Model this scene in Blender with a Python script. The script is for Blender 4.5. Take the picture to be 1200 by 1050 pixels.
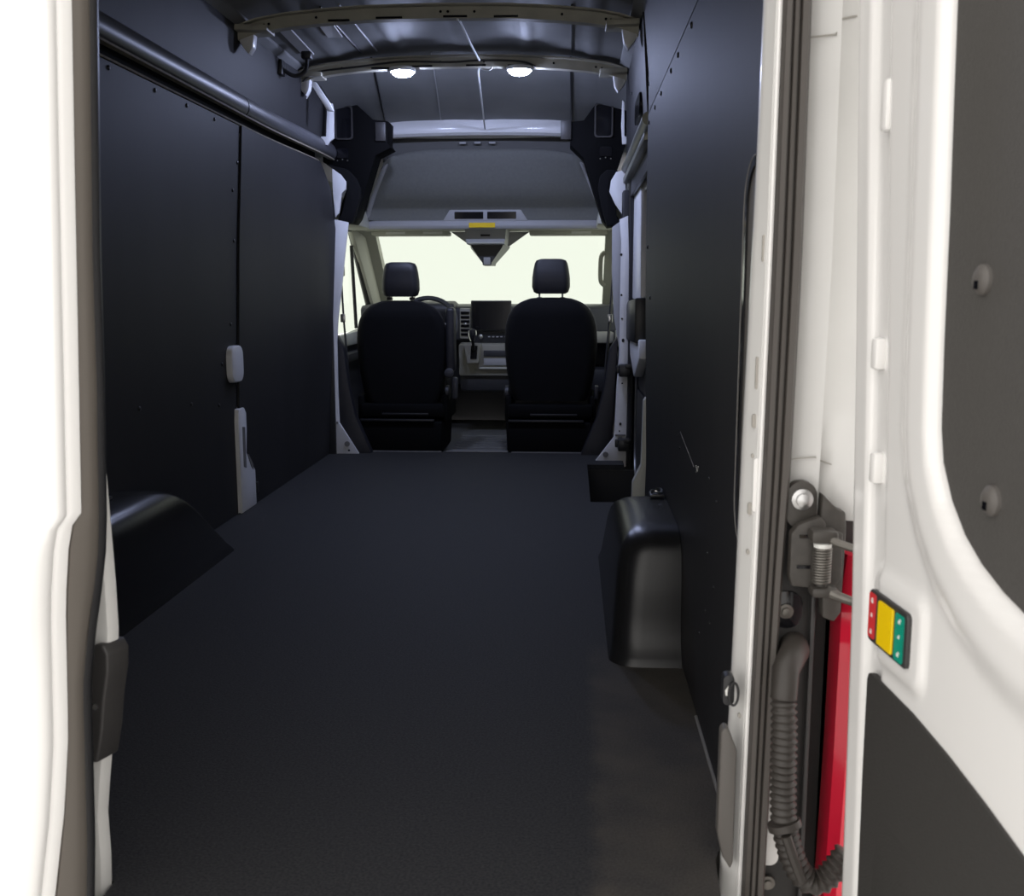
import bpy, bmesh, math, random
import numpy as np
from mathutils import Vector, Matrix
random.seed(4)
for o in list(bpy.data.objects):
    bpy.data.objects.remove(o, do_unlink=True)
S = bpy.context.scene
COL = S.collection

# ------------------------------------------------------------------ camera, world, exposure
cam_d = bpy.data.cameras.new('camera')
cam_d.sensor_fit = 'HORIZONTAL'; cam_d.sensor_width = 36.0; cam_d.lens = 36.0
cam_d.clip_start = 0.02; cam_d.clip_end = 200
cam = bpy.data.objects.new('camera', cam_d); COL.objects.link(cam)
pitch = math.atan(185 / 1200.0); yaw = math.atan(70 / 1200.0 * math.cos(pitch))
cam.location = (0.57, -1.60, 0.957)
cam.rotation_euler = (math.pi / 2 - pitch, 0, yaw)
cam_d.dof.use_dof = True; cam_d.dof.focus_distance = 4.6; cam_d.dof.aperture_fstop = 10
S.camera = cam

W = bpy.data.worlds.new('workshop_daylight'); S.world = W; W.use_nodes = True
bg = W.node_tree.nodes['Background']
bg.inputs[0].default_value = (1.0, 0.965, 0.925, 1); bg.inputs[1].default_value = 1.85

vs = S.view_settings
vs.view_transform = 'Standard'; vs.look = 'None'; vs.gamma = 1.0; vs.use_curve_mapping = False
vs.exposure = 0.0

# ------------------------------------------------------------------ materials
def mat(name, col, rough=0.5, metal=0.0, coat=0.0, var=0.0, vscale=6.0, bump=0.0, bscale=200.0, spec=0.5, emit=None, estr=0.0, stretch=(1, 1, 1)):
    m = bpy.data.materials.new(name); m.use_nodes = True
    nt = m.node_tree; b = nt.nodes['Principled BSDF']
    b.inputs['Base Color'].default_value = (*col, 1)
    b.inputs['Roughness'].default_value = rough
    b.inputs['Metallic'].default_value = metal
    b.inputs['Coat Weight'].default_value = coat
    b.inputs['Coat Roughness'].default_value = 0.08
    b.inputs['Specular IOR Level'].default_value = spec
    if emit:
        b.inputs['Emission Color'].default_value = (*emit, 1); b.inputs['Emission Strength'].default_value = estr
    tc = nt.nodes.new('ShaderNodeTexCoord')
    if var > 0:
        mp = nt.nodes.new('ShaderNodeMapping'); mp.inputs['Scale'].default_value = stretch
        n = nt.nodes.new('ShaderNodeTexNoise'); n.inputs['Scale'].default_value = vscale; n.inputs['Detail'].default_value = 6
        r = nt.nodes.new('ShaderNodeValToRGB')
        r.color_ramp.elements[0].position = 0.3; r.color_ramp.elements[1].position = 0.7
        r.color_ramp.elements[0].color = (*[c * (1 - var) for c in col], 1)
        r.color_ramp.elements[1].color = (*[min(1, c * (1 + var)) for c in col], 1)
        nt.links.new(tc.outputs['Object'], mp.inputs[0]); nt.links.new(mp.outputs[0], n.inputs['Vector'])
        nt.links.new(n.outputs['Fac'], r.inputs[0]); nt.links.new(r.outputs[0], b.inputs['Base Color'])
    if bump > 0:
        n2 = nt.nodes.new('ShaderNodeTexNoise'); n2.inputs['Scale'].default_value = bscale; n2.inputs['Detail'].default_value = 3
        bp = nt.nodes.new('ShaderNodeBump'); bp.inputs['Strength'].default_value = bump; bp.inputs['Distance'].default_value = 0.002
        nt.links.new(tc.outputs['Object'], n2.inputs['Vector']); nt.links.new(n2.outputs['Fac'], bp.inputs['Height'])
        nt.links.new(bp.outputs[0], b.inputs['Normal'])
    return m

M = dict(
    panel=mat('black_wall_board', (0.020, 0.0195, 0.021), 0.58, var=0.12, vscale=3, stretch=(1, 2.5, 0.3), bump=0.25, bscale=350, spec=0.23),
    white=mat('white_car_paint', (0.85, 0.84, 0.825), 0.28, coat=0.6),
    body=mat('white_body_metal', (0.72, 0.72, 0.73), 0.42, coat=0.2, var=0.04),
    jamb=mat('door_jamb_paint', (0.66, 0.655, 0.64), 0.35, coat=0.4, var=0.03),
    roof=mat('roof_sheet_primer', (0.22, 0.222, 0.222), 0.62, var=0.12, vscale=3, spec=0.35),
    bow=mat('roof_bow_primer', (0.40, 0.385, 0.315), 0.5, var=0.15, vscale=9),
    headliner=mat('headliner_felt', (0.165, 0.168, 0.158), 0.95, var=0.06, vscale=60, bump=0.5, bscale=700),
    lip=mat('grey_trim_plastic', (0.36, 0.36, 0.37), 0.55, bump=0.1),
    cream=mat('light_grey_trim_plastic', (0.52, 0.52, 0.46), 0.55, bump=0.1),
    console=mat('console_grey_plastic', (0.30, 0.29, 0.25), 0.5, var=0.05),
    black=mat('black_plastic', (0.016, 0.016, 0.018), 0.42, bump=0.15, bscale=500),
    arch=mat('moulded_black_plastic', (0.011, 0.011, 0.012), 0.27, bump=0.12, bscale=600, spec=0.38),
    rail=mat('dark_rail_cover', (0.06, 0.06, 0.066), 0.42),
    seal=mat('rubber_seal', (0.066, 0.058, 0.052), 0.55, var=0.1, vscale=20, stretch=(1, 1, 0.1)),
    seat=mat('black_seat_cloth', (0.005, 0.005, 0.006), 0.9, bump=0.5, bscale=900, spec=0.2),
    seathide=mat('black_leatherette', (0.015, 0.015, 0.019), 0.5, bump=0.2, bscale=400),
    dash=mat('dark_dash_plastic', (0.035, 0.036, 0.042), 0.5, bump=0.2, bscale=500),
    screen=mat('screen_glass_black', (0.006, 0.006, 0.008), 0.12),
    steel=mat('bare_steel', (0.55, 0.55, 0.55), 0.3, metal=1.0),
    darksteel=mat('dark_phosphate_steel', (0.16, 0.15, 0.135), 0.45, metal=0.7, var=0.2, vscale=40),
    hinge=mat('hinge_dark_coating', (0.045, 0.040, 0.035), 0.5, var=0.2, vscale=50),
    plate=mat('black_pillar_plate', (0.010, 0.009, 0.0085), 0.55),
    hose=mat('corrugated_hose_plastic', (0.036, 0.031, 0.027), 0.5),
    pad=mat('taupe_grey_plastic', (0.10, 0.092, 0.085), 0.5, bump=0.1),
    red=mat('red_lens', (0.62, 0.012, 0.04), 0.15, coat=0.5),
    insert=mat('charcoal_door_insert', (0.066, 0.062, 0.058), 0.6, var=0.06, vscale=180, bump=0.5, bscale=420),
    insert_shaded=mat('shaded_door_insert', (0.032, 0.030, 0.028), 0.65, var=0.06, vscale=180, bump=0.5, bscale=420),  # same charcoal board, coloured darker because less light reaches it
    mould=mat('matt_black_moulding', (0.004, 0.004, 0.0045), 0.75, spec=0.08),
    rivet=mat('dark_rivet', (0.012, 0.012, 0.013), 0.35),
    band=mat('header_felt', (0.12, 0.12, 0.118), 0.9, bump=0.3, bscale=600),
    boltg=mat('grey_push_fastener', (0.17, 0.165, 0.16), 0.5),
    yellow=mat('yellow_button', (0.85, 0.58, 0.0), 0.4),
    green=mat('green_print', (0.0, 0.28, 0.19), 0.45),
    redp=mat('red_print', (0.62, 0.035, 0.04), 0.45),
    print_=mat('white_print', (0.75, 0.75, 0.72), 0.5),
    bezel=mat('charcoal_bezel', (0.035, 0.033, 0.033), 0.45),
    wood=mat('raw_board_edge', (0.17, 0.15, 0.11), 0.8, var=0.2, vscale=30),
    railmetal=mat('olive_grey_rail', (0.20, 0.20, 0.165), 0.4, metal=0.3),
    cable=mat('white_cable', (0.75, 0.75, 0.75), 0.4),
    concrete=mat('pale_workshop_floor', (0.55, 0.54, 0.52), 0.6, var=0.08, vscale=2),
    mat_cab=mat('ribbed_cab_rubber', (0.13, 0.13, 0.125), 0.6),
    lamp=mat('lamp_lens', (0.9, 0.9, 0.9), 0.4, emit=(0.58, 0.66, 1.0), estr=350.0),
    edgeseal=mat('taupe_rubber_seal', (0.13, 0.115, 0.10), 0.5),
    fold=mat('paint_joint', (0.36, 0.34, 0.31), 0.6),
    strap=mat('black_webbing', (0.012, 0.012, 0.013), 0.8),
    scuff=mat('pale_scuff', (0.35, 0.35, 0.34), 0.7),
)

def floor_mat():
    m = bpy.data.materials.new('black_floor_rubber'); m.use_nodes = True
    nt = m.node_tree; L = nt.links; N = nt.nodes; b = N['Principled BSDF']
    b.inputs['Roughness'].default_value = 0.72; b.inputs['Specular IOR Level'].default_value = 0.35
    tc = N.new('ShaderNodeTexCoord')
    def noise(s, d=5, vec=None):
        n = N.new('ShaderNodeTexNoise'); n.inputs['Scale'].default_value = s; n.inputs['Detail'].default_value = d
        L.new(vec or tc.outputs['Object'], n.inputs['Vector']); return n
    def mth(op, a, b_=None, clamp=False):
        n = N.new('ShaderNodeMath'); n.operation = op; n.use_clamp = clamp
        for i, v in enumerate((a, b_)):
            if v is None: continue
            if isinstance(v, (int, float)): n.inputs[i].default_value = v
            else: L.new(v, n.inputs[i])
        return n.outputs[0]
    base = N.new('ShaderNodeValToRGB'); base.color_ramp.elements[0].color = (0.011, 0.011, 0.0115, 1); base.color_ramp.elements[1].color = (0.031, 0.0305, 0.031, 1)
    base.color_ramp.elements[0].position = 0.35; base.color_ramp.elements[1].position = 0.65
    L.new(noise(190, 6).outputs['Fac'], base.inputs[0])
    sep = N.new('ShaderNodeSeparateXYZ'); L.new(tc.outputs['Object'], sep.inputs[0])
    # a dusty, scuffed strip beside the right wall behind the wheel arch, with its own ragged outline
    wob = mth('MULTIPLY', mth('SUBTRACT', noise(14).outputs['Fac'], 0.5), 0.05)
    ex = mth('DIVIDE', mth('SUBTRACT', mth('ADD', sep.outputs['X'], wob), 0.61), 0.03, True)
    ey = mth('DIVIDE', mth('SUBTRACT', 1.1, mth('ADD', sep.outputs['Y'], wob)), 0.08, True)
    blot = N.new('ShaderNodeValToRGB'); blot.color_ramp.elements[0].position = 0.35; blot.color_ramp.elements[1].position = 0.75
    L.new(noise(7, 8).outputs['Fac'], blot.inputs[0])
    dust = mth('MULTIPLY', mth('MULTIPLY', ex, ey), mth('ADD', mth('MULTIPLY', blot.outputs[0], 0.6), 0.3))
    # a few pale scratch clusters
    scr = N.new('ShaderNodeValToRGB'); scr.color_ramp.elements[0].position = 0.66; scr.color_ramp.elements[1].position = 0.76
    L.new(noise(2.3, 9).outputs['Fac'], scr.inputs[0])
    fac = mth('ADD', mth('MULTIPLY', dust, 0.62), mth('MULTIPLY', scr.outputs[0], 0.25), True)
    mx = N.new('ShaderNodeMixRGB'); L.new(fac, mx.inputs[0]); L.new(base.outputs[0], mx.inputs[1]); mx.inputs[2].default_value = (0.085, 0.073, 0.058, 1)
    L.new(mx.outputs[0], b.inputs['Base Color'])
    bp = N.new('ShaderNodeBump'); bp.inputs['Strength'].default_value = 0.5; bp.inputs['Distance'].default_value = 0.002
    L.new(noise(260, 4).outputs['Fac'], bp.inputs['Height']); L.new(bp.outputs[0], b.inputs['Normal'])
    return m
M['floor'] = floor_mat()

def glass_mat(name, tint):
    m = bpy.data.materials.new(name); m.use_nodes = True
    nt = m.node_tree; N = nt.nodes; L = nt.links
    N.remove(N['Principled BSDF'])
    t = N.new('ShaderNodeBsdfTransparent'); t.inputs[0].default_value = (*tint, 1)
    g = N.new('ShaderNodeBsdfGlossy'); g.inputs['Roughness'].default_value = 0.03
    mx = N.new('ShaderNodeMixShader')
    mx.inputs[0].default_value = 0.05; L.new(t.outputs[0], mx.inputs[1]); L.new(g.outputs[0], mx.inputs[2])
    L.new(mx.outputs[0], N['Material Output'].inputs[0])
    return m
M['glass'] = glass_mat('green_tinted_glass', (0.735, 0.77, 0.73))

# ------------------------------------------------------------------ mesh helpers
class MB:
    def __init__(self): self.bm = bmesh.new()
    def merge(self, t):
        me = bpy.data.meshes.new('tmp'); t.to_mesh(me); t.free(); self.bm.from_mesh(me); bpy.data.meshes.remove(me); return self
    def box(self, lo, hi, bev=0.0, seg=2):
        t = bmesh.new(); bmesh.ops.create_cube(t, size=1.0)
        lo = Vector(lo); hi = Vector(hi)
        for v in t.verts: v.co = Vector([(lo[i] + hi[i]) / 2 + v.co[i] * (hi[i] - lo[i]) for i in range(3)])
        if bev > 0: bmesh.ops.bevel(t, geom=list(t.edges), offset=bev, segments=seg, profile=0.5, affect='EDGES')
        return self.merge(t)
    def prism(self, poly, ax, a, b, bev=0.0, seg=2):
        """polygon in the two other axes, extruded along axis ax from a to b"""
        t = bmesh.new()
        def mk(p, c): return {'x': (c, p[0], p[1]), 'y': (p[0], c, p[1]), 'z': (p[0], p[1], c)}[ax]
        v0 = [t.verts.new(mk(p, a)) for p in poly]; v1 = [t.verts.new(mk(p, b)) for p in poly]
        t.faces.new(v0); t.faces.new(v1[::-1]); n = len(poly)
        for i in range(n): t.faces.new((v0[i], v1[i], v1[(i + 1) % n], v0[(i + 1) % n]))
        bmesh.ops.recalc_face_normals(t, faces=list(t.faces))
        if bev > 0: bmesh.ops.bevel(t, geom=list(t.edges), offset=bev, segments=seg, profile=0.5, affect='EDGES', clamp_overlap=True)
        return self.merge(t)
    def loft(self, rings, cap=True, closed=True):
        t = bmesh.new(); R = [[t.verts.new(p) for p in r] for r in rings]; n = len(R[0])
        for a, b in zip(R[:-1], R[1:]):
            for i in range(n if closed else n - 1): t.faces.new((a[i], a[(i + 1) % n], b[(i + 1) % n], b[i]))
        if cap and closed: t.faces.new(R[0][::-1]); t.faces.new(R[-1])
        bmesh.ops.recalc_face_normals(t, faces=list(t.faces))
        return self.merge(t)
    def tube(self, pts, r, n=10, sub=1):
        pts = [Vector(p) for p in pts]
        if sub > 1: pts = catmull(pts, sub)
        rr = r if isinstance(r, (list, tuple)) else [r] * len(pts)
        rings = []; T0 = None; X = None
        for i, p in enumerate(pts):
            T = (pts[min(i + 1, len(pts) - 1)] - pts[max(i - 1, 0)]).normalized()
            if X is None: X = T.orthogonal().normalized()
            else: X = (X - T * X.dot(T)).normalized()
            Yv = T.cross(X)
            rings.append([p + (X * math.cos(2 * math.pi * k / n) + Yv * math.sin(2 * math.pi * k / n)) * rr[i] for k in range(n)])
        return self.loft(rings)
    def lathe(self, prof, o, d, n=24):
        """profile [(radius, height along d)]"""
        o = Vector(o); d = Vector(d).normalized(); X = d.orthogonal().normalized(); Yv = d.cross(X)
        rings = [[o + d * h + (X * math.cos(2 * math.pi * k / n) + Yv * math.sin(2 * math.pi * k / n)) * max(r, 1e-4) for k in range(n)] for r, h in prof]
        return self.loft(rings)
    def grid(self, fn, nu, nv):
        t = bmesh.new(); V = [[t.verts.new(fn(i / nu, j / nv)) for j in range(nv + 1)] for i in range(nu + 1)]
        for i in range(nu):
            for j in range(nv): t.faces.new((V[i][j], V[i + 1][j], V[i + 1][j + 1], V[i][j + 1]))
        return self.merge(t)

def catmull(P, sub):
    out = []
    for i in range(len(P) - 1):
        p0 = P[max(i - 1, 0)]; p1 = P[i]; p2 = P[i + 1]; p3 = P[min(i + 2, len(P) - 1)]
        for k in range(sub):
            t = k / sub
            out.append(0.5 * ((2 * p1) + (p2 - p0) * t + (2 * p0 - 5 * p1 + 4 * p2 - p3) * t * t + (3 * p1 - p0 - 3 * p2 + p3) * t ** 3))
    out.append(P[-1]); return out

def obj(name, mb, m, parent=None, ang=35, label=None):
    me = bpy.data.meshes.new(name); mb.bm.to_mesh(me); mb.bm.free()
    for p in me.polygons: p.use_smooth = True
    me.set_sharp_from_angle(angle=math.radians(ang))
    me.materials.append(M[m])
    o = bpy.data.objects.new(name, me); COL.objects.link(o)
    if parent: o.parent = parent
    if label: o['label'] = label
    return o
def tag(o, label, cat, group=None, kind=None):
    o['label'] = label; o['category'] = cat
    if group: o['group'] = group
    if kind: o['kind'] = kind
    return o
def empty(name, loc=(0, 0, 0), rz=0.0):
    o = bpy.data.objects.new(name, None); COL.objects.link(o); o.location = loc; o.rotation_euler[2] = rz
    o.empty_display_size = 0.05
    return o
def dup(o, parent, loc=None, rot=None):
    c = o.copy(); COL.objects.link(c); c.parent = parent
    if loc: c.location = loc
    if rot: c.rotation_euler = rot
    return c
def interp(x, xs, ys): return float(np.interp(x, xs, ys))
def sst(a, b, x):
    t = np.clip((x - a) / (b - a), 0, 1); return t * t * (3 - 2 * t)
def rrect(cx, cy, w, h, r, n=5):
    out = []
    for sx, sy, a0 in ((1, 1, 0), (-1, 1, 90), (-1, -1, 180), (1, -1, 270)):
        for k in range(n + 1):
            a = math.radians(a0 + 90 * k / n)
            out.append((cx + sx * (w / 2 - r) + r * math.cos(a), cy + sy * (h / 2 - r) + r * math.sin(a)))
    return out

# ------------------------------------------------------------------ ground outside
g = obj('ground', MB().box((-7, -7, -0.80), (7, 12, -0.72)), 'concrete')
tag(g, 'pale concrete workshop floor under the van', 'ground', kind='structure')

# ------------------------------------------------------------------ floor
fl = obj('floor', MB().prism([(-0.868, 0.0), (-0.40, 0.0), (-0.188, -0.078), (-0.169, -0.092), (-0.169, -0.16), (0.812, -0.16), (0.822, 0.03), (0.832, 0.06), (0.868, 0.06), (0.868, 3.0), (0.664, 3.0), (0.664, 4.02), (0.868, 4.02), (0.868, 4.42), (-0.868, 4.42)], 'z', -0.03, 0.0), 'floor')
tag(fl, 'black rubber cargo floor mat with a dusty scuffed strip by the right wall', 'floor', kind='structure')
obj('subfloor', MB().box((-0.93, 0.10, -0.14), (0.64, 4.4, -0.035)).box((0.64, 0.10, -0.14), (0.93, 2.98, -0.035)), 'plate', fl)
obj('rear_sill', MB().box((-0.16, -0.20, -0.20), (0.80, -0.003, -0.035), 0.012), 'plate', fl)
sw = MB().box((0.655, 2.99, -0.26), (0.95, 4.03, -0.24)).box((0.652, 2.99, -0.24), (0.664, 4.03, -0.031)).box((0.664, 2.985, -0.24), (0.95, 2.998, -0.031)).box((0.664, 4.022, -0.24), (0.95, 4.036, -0.031))
for i in range(5): sw.box((0.70, 3.16 + i * 0.17, -0.24), (0.90, 3.22 + i * 0.17, -0.234), 0.002)
obj('step_well', sw, 'black', fl, label='black recessed step at the sliding door')
cm = MB().box((-0.87, 4.425, -0.06), (0.87, 6.2, -0.03))
for i in range(8): cm.box((-0.165, 4.46 + i * 0.11, -0.031), (0.19, 4.52 + i * 0.11, -0.012), 0.006, 2)
obj('cab_floor_mat', cm, 'mat_cab', fl, label='grey ribbed rubber mat between the seats')
obj('mat_edge_strip', MB().box((-0.17, 4.405, 0.0), (0.20, 4.432, 0.008), 0.003).box((-0.62, 4.41, 0), (-0.2, 4.425, 0.004)).box((0.22, 4.41, 0), (0.66, 4.425, 0.004)), 'boltg', fl, label='thin grey edging strip at the front of the mat')

# ------------------------------------------------------------------ rivet master mesh (dome facing +X)
rv = MB().lathe([(0.008, -0.001), (0.008, 0.002), (0.006, 0.0045), (0.002, 0.0055)], (0, 0, 0), (1, 0, 0), 10)
rv_me = bpy.data.meshes.new('rivet'); rv.bm.to_mesh(rv_me); rv.bm.free(); rv_me.materials.append(M['rivet'])
for p in rv_me.polygons: p.use_smooth = True
def rivet(parent, x, y, z, side, k=1.0):
    o = bpy.data.objects.new('rivet', rv_me); COL.objects.link(o); o.parent = parent; o.location = (x, y, z)
    if side > 0: o.rotation_euler[2] = math.pi
    o.scale = (k, k, k)
    return o

# ------------------------------------------------------------------ left wall
wl = obj('wall_left', MB().box((-0.97, 0.0, -0.14), (-0.90, 4.34, 2.18)), 'body')
tag(wl, 'left side wall of the van lined with matt black boards', 'wall', kind='structure')
seam = lambda z: interp(z, [0.0, 0.47, 1.16, 1.65], [2.66, 2.70, 2.79, 2.885])
p1 = obj('lower_panel', MB().prism([(0.03, 0.002), (seam(0), 0.002), (seam(0.47) - .003, 0.47), (seam(1.16) - .003, 1.16), (seam(1.65) - .003, 1.655), (0.03, 1.655)], 'x', -0.872, -0.861, 0.0015, 1), 'panel', wl)
def bend(y, z): return interp(z, [0, 1.3, 1.66], [0, 0.072, 0.040]) * float(sst(3.1, 4.32, y))
def sheet(fn, nu, nv, th=0.010):
    mb = MB().grid(fn, nu, nv); bmesh.ops.recalc_face_normals(mb.bm, faces=list(mb.bm.faces))
    bmesh.ops.solidify(mb.bm, geom=list(mb.bm.faces), thickness=th); return mb
def p2f(a, b):
    y1 = 4.30; top = lambda y: 1.655 - 0.16 * float(sst(4.10, 4.36, y))
    z = 0.002 + 1.653 * b; y0 = seam(z) + 0.001; y = y0 + (y1 - y0) * a; z = 0.002 + (top(y) - 0.002) * b
    return (-0.861 + bend(y, z), y, z)
p2 = obj('lower_panel', sheet(p2f, 24, 14), 'panel', wl)
for y, z in [(1.618, 1.634), (1.973, 1.633), (2.267, 1.633), (2.566, 1.631), (2.83, 1.494), (2.754, 1.373), (2.743, 1.163), (2.66, 0.815), (1.704, 0.568), (2.171, 0.531), (2.473, 0.493), (2.53, 0.656)]: rivet(p1, -0.861, y, z, -1)
for y, z in [(3.016, 1.634), (3.29, 1.629), (3.524, 1.63), (3.828, 1.626), (2.902, 1.492), (2.913, 1.371), (2.843, 1.163), (2.83, 0.636), (2.983, 0.563), (3.224, 0.527)]: rivet(p2, -0.861 + bend(y, z), y, z, -1)
YB = [0.03, 2.0, 2.9, 3.2, 3.4, 3.6, 3.8, 4.0, 4.12]
obj('panel_lip', MB().loft([[(x + bend(y, 1.65), y, z) for x, z in [(-0.874, 1.657), (-0.857, 1.657), (-0.855, 1.663), (-0.874, 1.663)]] for y in YB]), 'wood', wl, label='thin raw edge along the top of the lower boards')
obj('slot_backing', MB().box((-0.90, 0.03, 1.64), (-0.874, 4.25, 1.80)), 'mould', wl)
obj('rail_edge', MB().loft([[(x + bend(y, 1.7), y, z) for x, z in [(-0.86, 1.695), (-0.837, 1.695), (-0.836, 1.702), (-0.86, 1.702)]] for y in YB + [4.24, 4.40]]), 'wood', wl)
rp = [(-0.875, 1.790), (-0.862, 1.790), (-0.849, 1.785), (-0.836, 1.772), (-0.827, 1.755), (-0.824, 1.738), (-0.826, 1.722), (-0.832, 1.710), (-0.842, 1.702), (-0.875, 1.701)]
obj('rail_cover', MB().prism(rp, 'y', 0.03, 2.904), 'rail', wl, 40, label='dark half-round rail cover along the wall')
obj('rail_cover', MB().loft([[(x + bend(y, 1.7), y, z) for x, z in rp] for y in [2.918] + YB[3:] + [4.26, 4.40]]), 'rail', wl, 40)
def upx(z): return interp(z, [1.786, 2.06], [-0.864, -0.838])
def lean_panel(poly, side, thick=0.008):
    mb = MB(); t = bmesh.new(); n = len(poly)
    a = [t.verts.new((side * -upx(z), y, z)) for y, z in poly]; b = [t.verts.new((side * (-upx(z) + thick), y, z)) for y, z in poly]
    t.faces.new(a); t.faces.new(b[::-1])
    for i in range(n): t.faces.new((a[i], b[i], b[(i + 1) % n], a[(i + 1) % n]))
    bmesh.ops.recalc_face_normals(t, faces=list(t.faces)); return mb.merge(t)
pu = obj('upper_panel', sheet(lambda a, b: (upx(1.787 + 0.258 * b) + 0.6 * bend(0.03 + 4.36 * a, 1.3), 0.03 + 4.36 * a, (1.787 + 0.258 * b) - 0.07 * float(sst(4.0, 4.39, 0.03 + 4.36 * a)) * (1 - b)), 40, 6, 0.008), 'panel', wl)
for y, z in [(1.79, 1.81), (2.206, 1.81), (2.719, 1.81), (3.056, 1.82), (3.392, 1.85), (2.55, 2.02), (3.1, 1.98)]: rivet(pu, upx(z) + 0.6 * bend(y, 1.3), y, z, -1)
# white painted pillar showing through the boards
pc = MB().prism([(2.66, 0.001), (2.865, 0.001), (2.862, 0.16), (2.75, 0.255), (2.765, 0.36), (2.765, 0.43), (2.74, 0.455), (2.665, 0.455), (2.655, 0.40)], 'x', -0.90, -0.842, 0.006)
o = obj('pillar_foot', pc, 'body', wl, label='white painted pillar foot standing proud of the black boards')
obj('slot', MB().prism([(2.70, 0.20), (2.735, 0.19), (2.735, 0.37), (2.70, 0.375)], 'x', -0.843, -0.8405, 0.001, 1), 'boltg', o)
obj('slot', MB().prism([(2.80, 0.185), (2.83, 0.165), (2.83, 0.19), (2.77, 0.245), (2.755, 0.245)], 'x', -0.843, -0.8405, 0.0008, 1), 'boltg', o)
obj('foot_clip', MB().box((-0.862, 2.868, 0.05), (-0.84, 2.90, 0.10), 0.004), 'black', o)
obj('pillar_cap', MB().prism(rrect(2.66, 0.648, 0.15, 0.155, 0.045), 'x', -0.875, -0.835, 0.012, 3), 'body', wl, label='white oval pillar boss between the two lower boards')

# ------------------------------------------------------------------ right wall
wr = obj('wall_right', MB().box((0.90, 0.06, -0.14), (0.97, 2.64, 2.18)).box((0.90, 2.64, 1.72), (0.97, 4.34, 2.18)), 'body')
tag(wr, 'right side wall of the van lined with matt black boards', 'wall', kind='structure')
rl = obj('lower_panel', MB().prism([(0.03, 0.002), (2.25, 0.002), (2.32, 0.30), (2.50, 0.85), (2.565, 1.2), (2.575, 1.634), (0.03, 1.634)], 'x', 0.862, 0.873, 0.0015, 1), 'panel', wr)
for y, z in [(1.089, 1.606), (1.415, 1.606), (1.618, 1.605), (1.962, 1.603), (2.214, 1.60), (2.491, 1.591), (2.438, 1.121), (2.266, 0.929), (1.376, 0.575), (1.166, 0.568), (0.761, 0.539), (0.535, 0.566), (0.419, 0.54), (1.121, 0.541), (0.525, 0.407), (0.424, 0.362), (0.535, 0.278), (0.463, 0.275), (0.619, 0.199)]: rivet(rl, 0.862, y, z, 1, 1.0 if z > 0.9 else 0.45)
ru = obj('upper_panel', lean_panel([(0.03, 1.642), (2.585, 1.642), (2.60, 1.8), (2.60, 2.045), (0.03, 2.045)], 1), 'panel', wr)
for y, z in [(1.738, 1.763), (2.078, 1.748), (2.56, 1.746), (1.2, 1.75)]: rivet(ru, -upx(z), y, z, 1)
rf = obj('upper_panel', lean_panel([(2.66, 1.66), (4.25, 1.66), (4.25, 1.80), (3.95, 2.02), (2.66, 2.045)], 1), 'panel', wr)
for y, z in [(2.75, 1.80), (3.2, 1.84), (3.6, 1.9)]: rivet(rf, -upx(z), y, z, 1)
obj('access_hole', MB().prism(rrect(3.05, 1.735, 0.34, 0.10, 0.048), 'x', 0.846, 0.868, 0.003, 1), 'screen', rf, label='black oval hole in the upper board')
obj('scuff', MB().tube([(0.8612, 1.12, 0.585), (0.8612, 0.80, 0.545)], 0.0006, 5), 'scuff', rl)
obj('scuff', MB().tube([(0.8612, 0.76, 0.555), (0.8612, 0.735, 0.545), (0.8612, 0.72, 0.56)], 0.0014, 5), 'scuff', rl)
# rounded access opening in the board next to the rear pillar
def cshape(y1, z0, z1, r, n=8):
    pts = [(0.06, z1)] + [(y1 - r + r * math.sin(math.pi / 2 * k / n), z1 - r * 0.9 + r * 0.9 * math.cos(math.pi / 2 * k / n)) for k in range(n + 1)]
    return pts + [(y1 - r + r * math.cos(math.pi / 2 * k / n), z0 + r * 0.9 - r * 0.9 * math.sin(math.pi / 2 * k / n)) for k in range(n + 1)] + [(0.06, z0)]
ao = cshape(0.150, 0.535, 1.165, 0.085); ai = cshape(0.128, 0.550, 1.150, 0.066)
obj('opening_rim', MB().loft([[(0.862, *p) for p in ao], [(0.853, *p) for p in ao], [(0.853, *p) for p in ai], [(0.861, *p) for p in ai]], cap=False, closed=False), 'screen', wr, label='rounded black rim of an opening in the board')
obj('opening_rim_edge', MB().tube([(0.853, p[0], p[1]) for p in ao], 0.0012, 5), 'boltg', wr)
obj('opening_cover', MB().prism(ai, 'x', 0.857, 0.8618), 'pad', wr)
obj('floor_joint_strip', MB().box((0.856, 0.05, 0.0005), (0.862, 0.62, 0.006), 0.001, 1), 'boltg', wr)
# C pillar flange, cream painted
cf = MB().prism([(0.882, 0.519), (0.871, 0.501), (0.868, 0.322), (0.866, 0.232), (0.832, 0.158), (0.827, -0.03), (0.881, -0.03), (0.887, 0.25)], 'y', 2.645, 2.70, 0.003)
obj('pillar_flange', cf, 'cream', wr, label='cream painted pillar flange beside the sliding door')
# rail and track above the sliding door
obj('door_track', MB().tube([(0.866, 2.60, 1.625), (0.866, 4.30, 1.625)], 0.026, 14), 'railmetal', wr, label='olive grey rail above the sliding door')
obj('door_track', MB().prism([(0.85, 1.545), (0.89, 1.545), (0.89, 1.585), (0.85, 1.575)], 'y', 2.62, 4.30, 0.004), 'railmetal', wr)
obj('track_gap', MB().box((0.885, 2.62, 1.46), (0.90, 4.30, 1.72)), 'black', wr)

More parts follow.
